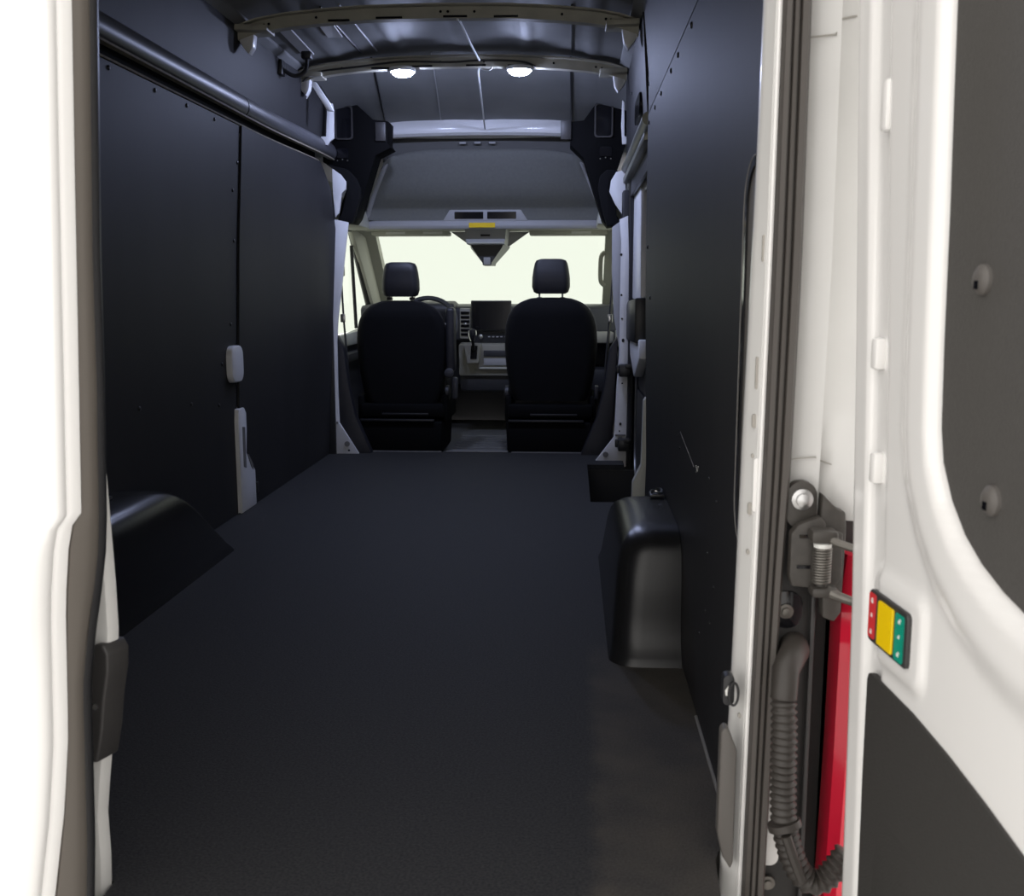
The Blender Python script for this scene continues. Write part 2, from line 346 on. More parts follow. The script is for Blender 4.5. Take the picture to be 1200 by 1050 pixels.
# ------------------------------------------------------------------ sliding door (closed) in the right side
sd = obj('door_3', MB().box((0.945, 2.60, -0.22), (0.985, 4.34, 1.72)), 'black')
tag(sd, 'closed sliding side door with black lower lining and white frame', 'door', kind='structure')
obj('frame_post', MB().prism([(3.50, 0.91), (4.22, 0.91), (4.25, 1.50), (4.15, 1.60), (3.70, 1.61), (3.60, 1.45)], 'x', 0.905, 0.944, 0.006), 'body', sd)
obj('frame_ledge', MB().prism([(3.0, 1.42), (3.60, 1.44), (3.60, 1.50), (3.2, 1.60), (3.0, 1.60)], 'x', 0.92, 0.944, 0.006), 'body', sd)
obj('latch_cover', MB().prism([(3.44, 0.70), (4.28, 0.68), (4.28, 0.86), (4.1, 0.90), (3.44, 0.92)], 'x', 0.875, 0.944, 0.012), 'black', sd)
obj('frame_lower', MB().prism([(3.36, 0.63), (3.75, 0.51), (4.1, 0.60), (4.2, 0.70), (3.40, 0.72)], 'x', 0.895, 0.944, 0.008), 'body', sd)
obj('edge_guide', MB().tube([(0.925, 3.98, 0.62), (0.925, 3.98, 0.05), (0.922, 3.6, -0.08), (0.92, 3.4, -0.10)], 0.007, 8, 4), 'steel', sd)
obj('window_pane', MB().box((0.938, 2.75, 0.98), (0.9445, 3.50, 1.40)), 'screen', sd)
obj('lining_panel', MB().prism([(2.70, -0.1), (4.2, -0.1), (4.2, 0.42), (2.70, 0.42)], 'x', 0.93, 0.944, 0.008), 'plate', sd)
# rubber seal on the pillar
obj('door_seal', MB().tube([(0.905, 4.16, -0.03), (0.905, 4.16, 0.8), (0.90, 4.16, 1.35), (0.895, 4.10, 1.56), (0.885, 3.8, 1.60)], 0.020, 10, 4), 'black', sd, label='black rubber seal beside the right pillar')

# ------------------------------------------------------------------ ceiling
def roof_z(x, y):
    z = 2.165 - 0.11 * (abs(x) / 0.9) ** 2.6
    if y > 3.86: z -= 0.215 * ((y - 3.86) / 0.9) ** 1.15 * (1 - 0.15 * abs(x))
    bead = 0.0
    for c in (-0.62, -0.30, 0.02, 0.34, 0.66):
        bead += 0.008 * math.exp(-((x - c) / 0.035) ** 4)
    return z - bead * (0.2 if y > 3.86 else 1)
ce = obj('ceiling', MB().grid(lambda a, b: (-0.90 + 1.8 * a, 4.78 * b, roof_z(-0.90 + 1.8 * a, 4.78 * b)), 120, 60), 'roof')
tag(ce, 'bare grey sheet metal roof of the van with lengthwise swages', 'ceiling', kind='structure')
outer = MB().grid(lambda a, b: (-0.97 + 1.94 * a, -0.02 + 4.84 * b, roof_z(-0.9 + 1.8 * a, 4.78 * b) + 0.035 - 0.1 * abs(2 * a - 1) ** 12), 24, 30)
obj('outer_skin', outer, 'white', ce)
# sheet joints
for x0, x1 in ((-0.47, -0.555), (0.555, 0.56)):
    pts = [(x0 + (x1 - x0) * k / 8, 3.86 + 0.88 * k / 8, 0) for k in range(9)]
    obj('sheet_joint', MB().tube([(p[0], p[1], roof_z(p[0], p[1]) - 0.003) for p in pts], 0.006, 6), 'black', ce)
obj('sheet_joint', MB().tube([(-0.16 - 0.06 * k / 8, 3.86 + 0.85 * k / 8, roof_z(-0.16 - 0.06 * k / 8, 3.86 + 0.85 * k / 8) - 0.002) for k in range(9)], 0.004, 6), 'lip', ce)
for x in (-0.50, -0.42, 0.56):
    obj('sheet_joint', MB().tube([(x, 2.9 + 0.85 * k / 8, roof_z(x, 2.9 + 0.85 * k / 8) - 0.003) for k in range(9)], 0.005, 6), 'lip' if x == -0.42 else 'black', ce)
# pale reinforcing strips near the left edge
for x, y0, y1, w in ((-0.70, 3.0, 3.55, 0.03), (-0.52, 2.95, 3.35, 0.035)):
    obj('roof_strip', MB().prism([(x - w, y0), (x + w, y0), (x + w - 0.02, y1), (x - w - 0.02, y1)], 'z', roof_z(x, y0) - 0.02, roof_z(x, y0) - 0.012, 0.002, 1), 'body', ce)
# side rail pieces
for s in (-1, 1):
    obj('side_rail', MB().prism([(s * 0.90, 2.03), (s * 0.845, 2.035), (s * 0.80, 2.07), (s * 0.80, 2.085), (s * 0.90, 2.10)], 'y', 0.03, 3.86, 0.004), 'roof', ce)

def bow_z(x): return interp(abs(x), [0, 0.3, 0.5, 0.65, 0.76, 0.835], [2.068, 2.064, 2.052, 2.038, 2.018, 1.992])
def make_bow(y):
    xs = [-0.835 + 1.67 * k / 40 for k in range(41)]
    sec = [(-0.055, 0.052), (-0.052, 0.046), (-0.030, 0.044), (-0.024, 0.0), (0.024, 0.0), (0.030, 0.044), (0.052, 0.046), (0.055, 0.052)]
    mb = MB().loft([[(x, y + a, bow_z(x) + b) for a, b in sec] for x in xs])
    return mb
def bow_parts(o, y, holes):
    for s in (-1, 1):
        obj('end_bracket', MB().prism([(s * 0.832, 2.02), (s * 0.765, 2.03), (s * 0.775, 1.965), (s * 0.793, 1.937), (s * 0.815, 1.962), (s * 0.83, 1.985)], 'y', y - 0.02, y + 0.03, 0.004), 'body', o)
        obj('gusset', MB().prism([(s * 0.835, y - 0.075), (s * 0.70, y - 0.06), (s * 0.70, y + 0.06), (s * 0.835, y + 0.075)], 'z', 2.022, 2.045, 0.004), 'bow', o)
    for x in holes:
        obj('hole', MB().lathe([(0.0055, 0), (0.0055, 0.002)], (x, y - 0.0285, bow_z(x) + 0.024), (0, -1, 0.13), 10), 'screen', o)
    for x0, x1 in ((-0.45, -0.36), (0.03, 0.13), (0.24, 0.34), (-0.25, -0.14)):
        obj('slot', MB().box((x0, y - 0.031, bow_z((x0 + x1) / 2) + 0.002), (x1, y - 0.024, bow_z((x0 + x1) / 2) + 0.010), 0.001, 1), 'screen', o)
b1 = obj('roof_bow', make_bow(2.85), 'bow', ce, label='olive grey pressed steel roof bow')
bow_parts(b1, 2.85, [-0.72, -0.70, -0.5, 0.02, 0.05, 0.16, 0.52, 0.70, 0.72, 0.78])
b2 = obj('roof_bow', make_bow(3.78), 'bow', ce, label='olive grey pressed steel roof bow')
bow_parts(b2, 3.78, [-0.6, -0.1, 0.12, 0.47, 0.68, 0.71])
# header cross-member
hd = MB()
hs = [(-0.03, 0.075), (0.0, 0.08), (0.02, 0.04), (0.03, 0.0), (0.015, -0.012), (-0.02, -0.015), (-0.038, 0.0), (-0.045, 0.04)]
hd.loft([[(x, 4.75 + a, 1.89 - 0.012 * (x / 0.56) ** 2 + b) for a, b in hs] for x in [-0.565 + 1.13 * k / 24 for k in range(25)]])
h = obj('header_rail', hd, 'body', ce, label='shiny white painted cross-member above the cab')

# loose white cable hanging from the front bow to the header
c = obj('loose_cable', MB().tube([(0.165, 3.735, 2.060), (0.15, 3.735, 2.046), (0.125, 3.735, 2.048), (0.10, 3.745, 2.055), (0.088, 3.80, 2.05), (0.080, 3.95, 2.03), (0.064, 4.3, 1.975), (0.046, 4.69, 1.905)], 0.0045, 8, 8), 'cable')
tag(c, 'thin white cable hanging from the front roof bow to the cross-member', 'cable')
c = obj('loose_cable', MB().tube([(0.09, 2.82, 2.06), (0.085, 3.0, 2.09), (0.085, 3.4, 2.10), (0.10, 3.72, 2.09)], 0.005, 8, 8), 'cable')
tag(c, 'thin white cable strung between the two roof bows', 'cable')
c = obj('lamp_wiring', MB().tube([(-0.80, 3.735, 2.0), (-0.72, 3.735, 2.045), (-0.5, 3.735, 2.07), (-0.29, 3.735, 2.09), (-0.05, 3.735, 2.085), (0.1, 3.735, 2.092), (0.30, 3.735, 2.085), (0.38, 3.735, 2.06)], 0.005, 6, 6), 'black')
tag(c, 'black lamp wiring taped along the front roof bow', 'cable')
hk = empty('wiring_hook', (-0.80, 3.42, 1.98))
tag(hk, 'black wiring clip with a dangling plug by the left roof edge', 'wiring')
obj('bracket', MB().box((-0.055, -0.02, -0.01), (-0.01, 0.05, 0.06), 0.006), 'black', hk)
obj('lead', MB().tube([(-0.02, 0, 0.02), (0.03, 0.05, -0.005), (0.08, 0.06, 0.02), (0.10, 0.03, 0.07)], 0.010, 8, 5), 'black', hk)
obj('plug', MB().box((0.075, 0.0, 0.065), (0.125, 0.05, 0.10), 0.008), 'black', hk)

# ------------------------------------------------------------------ ceiling lamps
for i, x in enumerate((-0.295, 0.298)):
    e = empty('ceiling_light', (x, 3.775, 2.062))
    tag(e, ['round white dome lamp on the front roof bow, on the steering wheel side', 'round white dome lamp on the front roof bow, next to the hanging white cable'][i], 'lamp', 'dome lamps on the front roof bow')
    obj('housing', MB().lathe([(0.066, 0.004), (0.068, -0.006), (0.062, -0.014), (0.05, -0.012)], (0, 0, 0), (0, 0, 1), 28), 'print_', e)
    obj('lens', MB().lathe([(0.054, -0.012), (0.052, -0.022), (0.042, -0.031), (0.024, -0.036), (0.002, -0.037)], (0, 0, 0), (0, 0, 1), 28), 'lamp', e)

# ------------------------------------------------------------------ wheel arch covers
def arch(s):
    # rounded box with tapered ends, hollow side against the wall
    prof = [(0.0, 0.925, 2.10), (0.008, 0.928, 2.09), (0.02, 0.938, 2.075), (0.035, 0.952, 2.05), (0.055, 0.966, 2.02), (0.08, 0.974, 1.985), (0.12, 0.979, 1.925), (0.17, 0.984, 1.855), (0.22, 0.990, 1.785), (0.265, 1.002, 1.71), (0.295, 1.018, 1.645), (0.315, 1.042, 1.585), (0.328, 1.08, 1.52), (0.333, 1.14, 1.44)]
    rings = []
    for k, (z, y0, y1) in enumerate(prof):
        w = interp(z, [0, 0.03, 0.22, 0.265, 0.295, 0.315, 0.328, 0.333], [0.186, 0.178, 0.166, 0.160, 0.150, 0.135, 0.112, 0.08])
        r = 0.075
        ring = [(s * 0.8605, y0, z)]
        for q in range(8):
            a = math.pi / 2 * q / 7
            ring.append((s * (0.8605 - w + min(r, w) * (1 - math.sin(a))), y0 + r * (1 - math.cos(a)) * 0.9, z))
        for q in range(8):
            a = math.pi / 2 * q / 7
            ring.append((s * (0.8605 - w + min(r, w) * (1 - math.cos(a))), y1 - r * (1 - math.sin(a)) * 0.9, z))
        ring.append((s * 0.8605, y1, z))
        rings.append(ring)
    return MB().loft(rings)
al = obj('wheel_arch_cover', arch(-1), 'arch', ang=60)
tag(al, 'rounded black plastic wheel arch box against the left wall, beside the white pillar foot', 'wheel arch')
ar = obj('wheel_arch_cover', arch(1), 'arch', ang=60)
tag(ar, 'rounded black plastic wheel arch box against the right wall, near the rear pillar', 'wheel arch')
def lashing(name, x, y, z, s, label):
    e = empty(name, (x, y, z)); tag(e, label, 'tie-down')
    ring = [(0.016 * math.cos(2 * math.pi * k / 16) * s, 0.02 * math.sin(2 * math.pi * k / 16), 0.012 + 0.004 * math.sin(4 * math.pi * k / 16)) for k in range(17)]
    obj('ring', MB().tube(ring, 0.0035, 6), 'steel', e)
    obj('base', MB().box((-0.022, -0.03, -0.004), (0.022, 0.03, 0.006), 0.004), 'black', e)
    return e
lashing('tie_down_ring', 0.835, 1.50, 0.338, 1, 'small steel lashing ring on top of the right wheel arch box')
lashing('tie_down_ring', -0.83, 1.33, 0.338, -1, 'small steel lashing ring on top of the left wheel arch box')
lashing('tie_down_ring', 0.73, 2.30, 0.004, 1, 'small lashing ring on the floor in front of the right wheel arch box')

# ------------------------------------------------------------------ B pillars
tl = obj('trim_1', MB().prism([(-0.872, 0.001), (-0.677, 0.001), (-0.79, 0.185), (-0.793, 0.40), (-0.792, 0.66), (-0.782, 0.79), (-0.752, 1.0), (-0.733, 1.15), (-0.708, 1.34), (-0.80, 1.36), (-0.83, 1.0), (-0.85, 0.66), (-0.872, 0.3)], 'y', 4.315, 4.335, 0.003), 'body')
tag(tl, 'white painted left cab pillar with a flared foot', 'pillar', kind='structure')
tr_ = obj('trim_2', MB().prism([(0.885, -0.035), (0.688, -0.035), (0.815, 0.135), (0.818, 0.17), (0.826, 0.42), (0.838, 0.60), (0.838, 1.05), (0.840, 1.22), (0.828, 1.34), (0.875, 1.36), (0.89, 1.0), (0.892, 0.5), (0.889, 0.1)], 'y', 4.16, 4.185, 0.003), 'body')
obj('inner_strip', MB().prism([(0.842, 0.62), (0.808, 0.80), (0.792, 1.05), (0.790, 1.30), (0.845, 1.34), (0.845, 0.7)], 'y', 4.195, 4.22, 0.003), 'lip', tr_)
tag(tr_, 'white painted right cab pillar with a flared foot by the step', 'pillar', kind='structure')
def pill_holes(parent, lst, y):
    for x, z, w, h_ in lst:
        obj('hole', MB().prism(rrect(x, z, w, h_, min(w, h_) * 0.45, 3), 'y', y - 0.0015, y + 0.001), 'screen', parent)
pill_holes(tl, [(-0.815, 0.52, 0.010, 0.010), (-0.82, 0.40, 0.010, 0.010), (-0.825, 0.25, 0.012, 0.02), (-0.825, 0.215, 0.010, 0.008), (-0.735, 0.022, 0.012, 0.012)], 4.31)
pill_holes(tr_, [(0.845, 0.93, 0.012, 0.012), (0.85, 0.80, 0.01, 0.01), (0.858, 0.68, 0.014, 0.02), (0.855, 0.53, 0.008, 0.008), (0.857, 0.44, 0.008, 0.008), (0.850, 0.21, 0.012, 0.018), (0.846, 0.17, 0.008, 0.008), (0.735, -0.018, 0.01, 0.01), (0.84, 1.15, 0.014, 0.014)], 4.16)
obj('grommet', MB().lathe([(0.016, 0), (0.016, 0.003), (0.009, 0.0035)], (-0.745, 4.31, 0.06), (0, -1, 0), 16), 'boltg', tl)
obj('grommet', MB().lathe([(0.016, 0), (0.016, 0.003), (0.009, 0.0035)], (0.77, 4.16, 0.035), (0, -1, 0), 16), 'boltg', tr_)
obj('fold_line', MB().box((-0.858, 4.306, 0.18), (-0.795, 4.311, 0.192), 0.002), 'boltg', tl)
obj('fold_line', MB().box((0.822, 4.156, 0.14), (0.882, 4.161, 0.152), 0.002), 'boltg', tr_)
# dark lining behind pillars
obj('pillar_lining', MB().prism([(-0.80, -0.02), (-0.60, -0.02), (-0.65, 0.10), (-0.70, 0.22), (-0.735, 0.40), (-0.76, 0.62), (-0.80, 0.70)], 'y', 4.345, 4.42, 0.01), 'seathide', tl)
obj('pillar_core', MB().box((-0.955, 4.30, -0.1), (-0.81, 4.44, 1.45), 0.01), 'black', tl)
obj('pillar_core', MB().box((0.845, 4.19, -0.1), (0.955, 4.44, 1.5), 0.01), 'black', tr_)
obj('pillar_lining', MB().prism([(0.81, -0.03), (0.62, -0.03), (0.67, 0.10), (0.72, 0.22), (0.76, 0.40), (0.79, 0.62), (0.84, 0.70)], 'y', 4.345, 4.42, 0.01), 'seathide', tr_)
for z in (0.52, 0.105):
    e = obj('roller_bracket', MB().box((0.835, 4.05, z - 0.035), (0.90, 4.15, z + 0.03), 0.006).box((0.82, 4.10, z - 0.02), (0.84, 4.15, z + 0.02), 0.004).box((0.868, 4.04, z + 0.012), (0.905, 4.052, z + 0.036), 0.003), 'black')
    tag(e, ('black door guide block at mid height on the right cab pillar' if z > 0.3 else 'black door guide block just above the step on the right cab pillar'), 'guide block')

# black upper corner mouldings
LB = [(-0.813, 2.018), (-0.729, 2.055), (-0.704, 2.041), (-0.579, 1.922), (-0.486, 1.912), (-0.493, 1.789), (-0.474, 1.765), (-0.563, 1.723), (-0.681, 1.373), (-0.706, 1.34), (-0.792, 1.35), (-0.769, 1.446), (-0.737, 1.533), (-0.765, 1.6), (-0.804, 1.648), (-0.87, 1.687), (-0.87, 1.83), (-0.85, 1.971)]
RB = [(0.714, 2.02), (0.848, 2.02), (0.862, 2.057), (0.882, 2.024), (0.867, 1.769), (0.83, 1.652), (0.816, 1.619), (0.788, 1.572), (0.779, 1.51), (0.814, 1.439), (0.825, 1.367), (0.85, 1.329), (0.772, 1.315), (0.742, 1.353), (0.631, 1.7), (0.553, 1.771), (0.552, 1.898), (0.629, 1.906)]
for s, P, nm, lab in ((-1, LB, 'corner_moulding', 'black moulded corner piece between roof and left cab pillar'), (1, RB, 'corner_moulding', 'black moulded corner piece between roof and right cab pillar')):
    cmx = obj(nm, MB().prism(P, 'y', 4.42, 4.60, 0.004), 'mould'); tag(cmx, lab, 'moulding')
    X = lambda v: s * v
    po = rrect(s * 0.742, 1.905, 0.105, 0.19, 0.02); pi_ = rrect(s * 0.742, 1.905, 0.088, 0.172, 0.015)
    obj('pocket_rim', MB().loft([[(p[0], 4.419, p[1]) for p in po], [(p[0], 4.408, p[1]) for p in po], [(p[0], 4.408, p[1]) for p in pi_], [(p[0], 4.4185, p[1]) for p in pi_]], cap=False), 'bezel', cmx)
    obj('pocket', MB().prism(pi_, 'y', 4.4165, 4.4195), 'screen', cmx)
    obj('vent_hole', MB().prism(rrect(s * 0.755, 1.735, 0.07, 0.055, 0.012), 'y', 4.414, 4.42, 0.001, 1), 'screen', cmx)
    for k in range(3):
        obj('stud', MB().lathe([(0.004, 0), (0.003, 0.003)], (s * (0.725 + 0.03 * k), 4.418, 1.695 + 0.006 * (k % 2)), (0, -1, 0), 8), 'steel', cmx)
    obj('ribbed_clip', MB().box((min(s * 0.50, s * 0.56), 4.405, 1.80), (max(s * 0.50, s * 0.56), 4.425, 1.905), 0.004), 'bezel', cmx)
    # S-shaped channel below
    LC = [(-0.843, 1.67), (-0.721, 1.641), (-0.673, 1.593), (-0.649, 1.536), (-0.651, 1.479), (-0.677, 1.393), (-0.699, 1.336), (-0.778, 1.341), (-0.783, 1.355), (-0.757, 1.394), (-0.735, 1.48), (-0.719, 1.537), (-0.732, 1.575), (-0.785, 1.632)]
    RC = [(0.827, 1.624), (0.763, 1.629), (0.722, 1.593), (0.714, 1.531), (0.733, 1.432), (0.762, 1.333), (0.767, 1.315), (0.841, 1.315), (0.85, 1.328), (0.821, 1.378), (0.816, 1.459), (0.792, 1.495), (0.778, 1.522), (0.782, 1.557), (0.818, 1.593)]
    obj('channel', MB().prism(LC if s < 0 else RC, 'y', 4.366, 4.419, 0.010, 3), 'seat', cmx, 60)
# white body flanges near the corners
f1 = obj('roof_flange', MB().prism([(-0.832, 2.017), (-0.782, 2.025), (-0.76, 2.02), (-0.691, 1.918), (-0.67, 1.875), (-0.702, 1.875), (-0.779, 1.999), (-0.802, 1.953), (-0.816, 1.932), (-0.829, 1.949)], 'y', 3.85, 3.87, 0.002), 'body')
tag(f1, 'white hook-shaped body flange at the left end of the front roof bow', 'flange')
f2 = obj('roof_flange', MB().prism([(-0.80, 1.975), (-0.745, 1.965), (-0.739, 1.926), (-0.742, 1.781), (-0.767, 1.763), (-0.777, 1.745), (-0.819, 1.755), (-0.813, 1.791), (-0.785, 1.791), (-0.776, 1.935)], 'y', 4.15, 4.17, 0.002), 'body')
tag(f2, 'white upright body flange in front of the left corner moulding', 'flange')
f3 = obj('roof_flange', MB().prism([(0.838, 1.99), (0.85, 1.98), (0.853, 1.80), (0.868, 1.79), (0.866, 1.755), (0.842, 1.755), (0.835, 1.85)], 'y', 4.28, 4.30, 0.002), 'body')
tag(f3, 'white upright body flange in front of the right corner moulding', 'flange')
f4 = obj('pillar_flange', MB().prism([(-0.80, 1.642), (-0.751, 1.608), (-0.723, 1.57), (-0.724, 1.527), (-0.749, 1.504), (-0.767, 1.394), (-0.79, 1.37), (-0.80, 1.513)], 'y', 4.345, 4.362, 0.002), 'body')
tag(f4, 'white scalloped flange at the head of the left cab pillar', 'flange')
f5 = obj('pillar_flange', MB().prism([(0.811, 1.606), (0.854, 1.615), (0.876, 1.429), (0.885, 1.30), (0.86, 1.30), (0.858, 1.326), (0.843, 1.383), (0.809, 1.429), (0.775, 1.499), (0.783, 1.56)], 'y', 4.28, 4.30, 0.002), 'body')
tag(f5, 'white scalloped flange at the head of the right cab pillar', 'flange')

# ------------------------------------------------------------------ cab shell
# headliner over the cab
hl = empty('cab_headliner', (0, 5.0, 1.36)); hl_l = Vector((0, 5.0, 1.36))
tag(hl, 'grey felt overhead liner above the windscreen with two dark vents', 'headliner')
def P(x, y, z): return Vector((x, y, z)) - hl_l
ctr = []
obj('rear_band', MB().loft([[P(a * 0.60, 4.83 + 0.02 * k, 1.885 - 0.10 * k - 0.02 * a * a) for a in np.linspace(-1, 1, 17)] for k in (0, 0.5, 1.0, 1.3)], cap=False, closed=False), 'band', hl, 60)
prof = [(4.90, 1.795, 0.52, 0.56), (4.85, 1.812, 0.525, 0.575), (4.825, 1.806, 0.54, 0.595), (4.815, 1.785, 0.56, 0.62), (4.82, 1.74, 0.585, 0.645), (4.845, 1.68, 0.61, 0.67), (4.865, 1.62, 0.635, 0.69), (4.90, 1.555, 0.665, 0.712), (4.945, 1.505, 0.69, 0.735), (4.985, 1.475, 0.71, 0.75), (5.0, 1.455, 0.72, 0.755), (5.0, 1.395, 0.735, 0.765)]
rings = []
for y, z, w0, w1 in prof:
    row = []
    for k in range(33):
        a = -1 + 2 * k / 32
        edge = max(0, (abs(a) - 0.90) / 0.10)
        top = max(0.0, (z - 1.70) / 0.1)
        row.append(P(a * (w0 if a < 0 else w1), y - 0.03 * edge ** 2, z - 0.045 * (abs(a) ** 5) * min(1, top)))
    rings.append(row)
obj('liner', MB().loft(rings, cap=False, closed=False), 'headliner', hl, 60)
for s in (-1, 1):
    q_ = 0.0 if s < 0 else 0.035
    lipc = [P(s * (0.56 + q_ * 1.6), 4.82, 1.75), P(s * (0.61 + q_ * 1.4), 4.83, 1.65), P(s * (0.675 + q_ * 1.1), 4.90, 1.53), P(s * (0.725 + q_), 4.98, 1.43), P(s * (0.755 + q_ * .4), 5.0, 1.36)]
    obj('side_edge', MB().tube(lipc, 0.016, 10, 5), 'lip', hl)
obj('front_lip', MB().prism([(5.0 - hl_l.y, 1.395 - hl_l.z), (5.07 - hl_l.y, 1.395 - hl_l.z), (5.09 - hl_l.y, 1.345 - hl_l.z), (5.0 - hl_l.y, 1.338 - hl_l.z), (4.99 - hl_l.y, 1.36 - hl_l.z)], 'x', -0.765, 0.765, 0.006), 'lip', hl)
vp = MB().prism([(-0.25, 0.03), (-0.205, 0.10), (0.245, 0.10), (0.29, 0.03)], 'y', -0.005, 0.05, 0.006)
vpo = obj('vent_panel', vp, 'lip', hl)
for x0 in (-0.175, 0.033):
    obj('vent', MB().box((x0, -0.0085, 0.042), (x0 + 0.183, -0.004, 0.086), 0.002, 1), 'screen', vpo)
for x in (-0.02, 0.07, 0.16):
    obj('clip', MB().box((x - 0.25 + 0.15, -0.195, 0.475), (x - 0.21 + 0.15, -0.18, 0.488), 0.003), 'lip', hl)
obj('warning_label', MB().box((-0.083, -0.0125, -0.012), (0.083, -0.009, 0.018), 0.001, 1), 'yellow', hl, label='yellow warning label')

# windscreen, side glass, cab sides
def pane(name, pts, label, m='glass', thick=0.006):
    t = bmesh.new(); pts = [Vector(p) for p in pts]
    n = (pts[1] - pts[0]).cross(pts[2] - pts[0]).normalized() * thick
    a = [t.verts.new(p) for p in pts]; b = [t.verts.new(p + n) for p in pts]
    t.faces.new(a); t.faces.new(b[::-1])
    for i in range(len(pts)): t.faces.new((a[i], b[i], b[(i + 1) % len(pts)], a[(i + 1) % len(pts)]))
    bmesh.ops.recalc_face_normals(t, faces=list(t.faces))
    o = obj(name, MB().merge(t), m); tag(o, label, 'window', kind='structure'); return o
pane('window_1', [(-0.86, 5.63, 1.375), (0.86, 5.63, 1.375), (0.90, 6.28, 0.80), (-0.90, 6.28, 0.80)], 'wide green-tinted windscreen at the front of the cab')
pane('window_2', [(-0.915, 4.42, 0.68), (-0.915, 4.42, 1.34), (-0.895, 5.22, 1.36), (-0.915, 5.86, 0.84), (-0.92, 5.86, 0.68)], 'left cab door window beside the driver seat')
pane('window_3', [(0.915, 4.42, 0.68), (0.915, 4.42, 1.34), (0.895, 5.22, 1.36), (0.915, 5.86, 0.84), (0.92, 5.86, 0.68)], 'right cab door window beside the passenger seat')
for s, nm, side in ((-1, 'door_4', 'left'), (1, 'door_5', 'right')):
    d = obj(nm, MB().prism([(4.36, -0.12), (6.3, -0.12), (6.3, 0.78), (5.88, 0.70), (5.1, 0.665), (4.36, 0.665)], 'x', min(s * 0.90, s * 0.95), max(s * 0.90, s * 0.95), 0.01), 'dash')
    tag(d, f'{side} cab door with dark lining below its window', 'door', kind='structure')
    obj('armrest', MB().box((min(s * 0.83, s * 0.90), 4.75, 0.50), (max(s * 0.83, s * 0.90), 5.35, 0.56), 0.02), 'dash', d)
    obj('upper_trim', MB().prism([(4.5, 0.60), (5.9, 0.60), (5.9, 0.70), (4.5, 0.67)], 'x', min(s * 0.865, s * 0.90), max(s * 0.865, s * 0.90), 0.01), 'cream', d)
    obj('window_frame', MB().tube([(s * 0.905, 4.44, 0.68), (s * 0.905, 4.44, 1.33), (s * 0.885, 5.19, 1.355), (s * 0.905, 5.86, 0.84), (s * 0.91, 5.88, 0.70)], 0.022, 8), 'black', d)
    obj('window_divider', MB().tube([(s * 0.905, 5.40, 0.70), (s * 0.90, 5.28, 1.25)], 0.012, 8), 'black', d)
    # A pillar and roof side
    a = obj('trim_%d' % (3 if s < 0 else 4), MB().loft([[(s * x, y + dy, z + dz) for x, dy, dz in ((0.80, 0.0, -0.045), (0.86, -0.03, -0.06), (0.91, -0.03, -0.04), (0.93, 0.03, 0.03), (0.85, 0.05, 0.04), (0.80, 0.04, 0.02))] for y, z in ((4.95, 1.44), (5.3, 1.42), (5.62, 1.375), (5.95, 1.10), (6.30, 0.80))]), 'cream')
    tag(a, f'light grey trim of the {side} windscreen pillar', 'pillar', kind='structure')
    obj('side_infill', MB().prism([(5.16, 1.345), (5.70, 1.39), (6.34, 0.80), (5.90, 0.80)], 'x', min(s * 0.862, s * 0.90), max(s * 0.862, s * 0.90), 0.012), 'cream', a)
    obj('pillar_top', MB().prism([(s * 0.715, 1.34), (s * 0.92, 1.34), (s * 0.92, 1.56), (s * 0.735, 1.46)], 'y', 4.61, 5.15, 0.02), 'cream', a)
    if s > 0: obj('grab_handle', MB().tube([(0.80, 5.72, 1.22), (0.775, 5.72, 1.19), (0.77, 5.74, 1.10), (0.775, 5.78, 1.02), (0.80, 5.8, 0.99)], 0.016, 8, 4), 'cream', a)
    obj('side_header', MB().box((min(s * 0.88, s * 0.97), 4.36, 1.36), (max(s * 0.88, s * 0.97), 5.3, 1.60)), 'cream', a)
# front bulkhead, cab roof
fw = obj('wall_front', MB().box((-0.95, 6.28, -0.14), (0.95, 6.34, 0.80)), 'dash'); tag(fw, 'dark bulkhead below the windscreen', 'wall', kind='structure')
cr = obj('cab_roof', MB().prism([(4.78, 1.98), (4.78, 1.94), (5.10, 1.52), (5.62, 1.40), (5.66, 1.42), (5.3, 1.66)], 'x', -0.95, 0.95).prism([(4.34, 1.55), (4.9, 1.55), (4.9, 2.0), (4.34, 2.15)], 'x', -0.97, -0.90).prism([(4.34, 1.55), (4.9, 1.55), (4.9, 2.0), (4.34, 2.15)], 'x', 0.90, 0.97), 'white')
tag(cr, 'white sheet metal cab roof above the overhead liner', 'roof', kind='structure')
obj('windscreen_header', MB().prism([(5.05, 1.348), (5.05, 1.40), (5.64, 1.40), (5.64, 1.365), (5.4, 1.345)], 'x', -0.82, 0.82, 0.005), 'cream', cr)
# sun visors
for s in (-1, 1):
    e = empty('sun_visor', (s * 0.515 + (0.03 if s > 0 else 0), 5.42, 1.334))
    tag(e, 'light grey sun visor folded up above the %s' % ('steering wheel, with two pale labels' if s < 0 else 'passenger side, with one pale label'), 'sun visor')
    obj('visor', MB().box((-0.26, -0.09, -0.014), (0.26, 0.09, 0.014), 0.008), 'cream', e)
    for x in ((-0.16, 0.09) if s < 0 else (0.02,)):
        obj('pale_label', MB().box((x, -0.0905 - 0.002, -0.007), (x + 0.13, -0.089, 0.009)), 'print_', e)
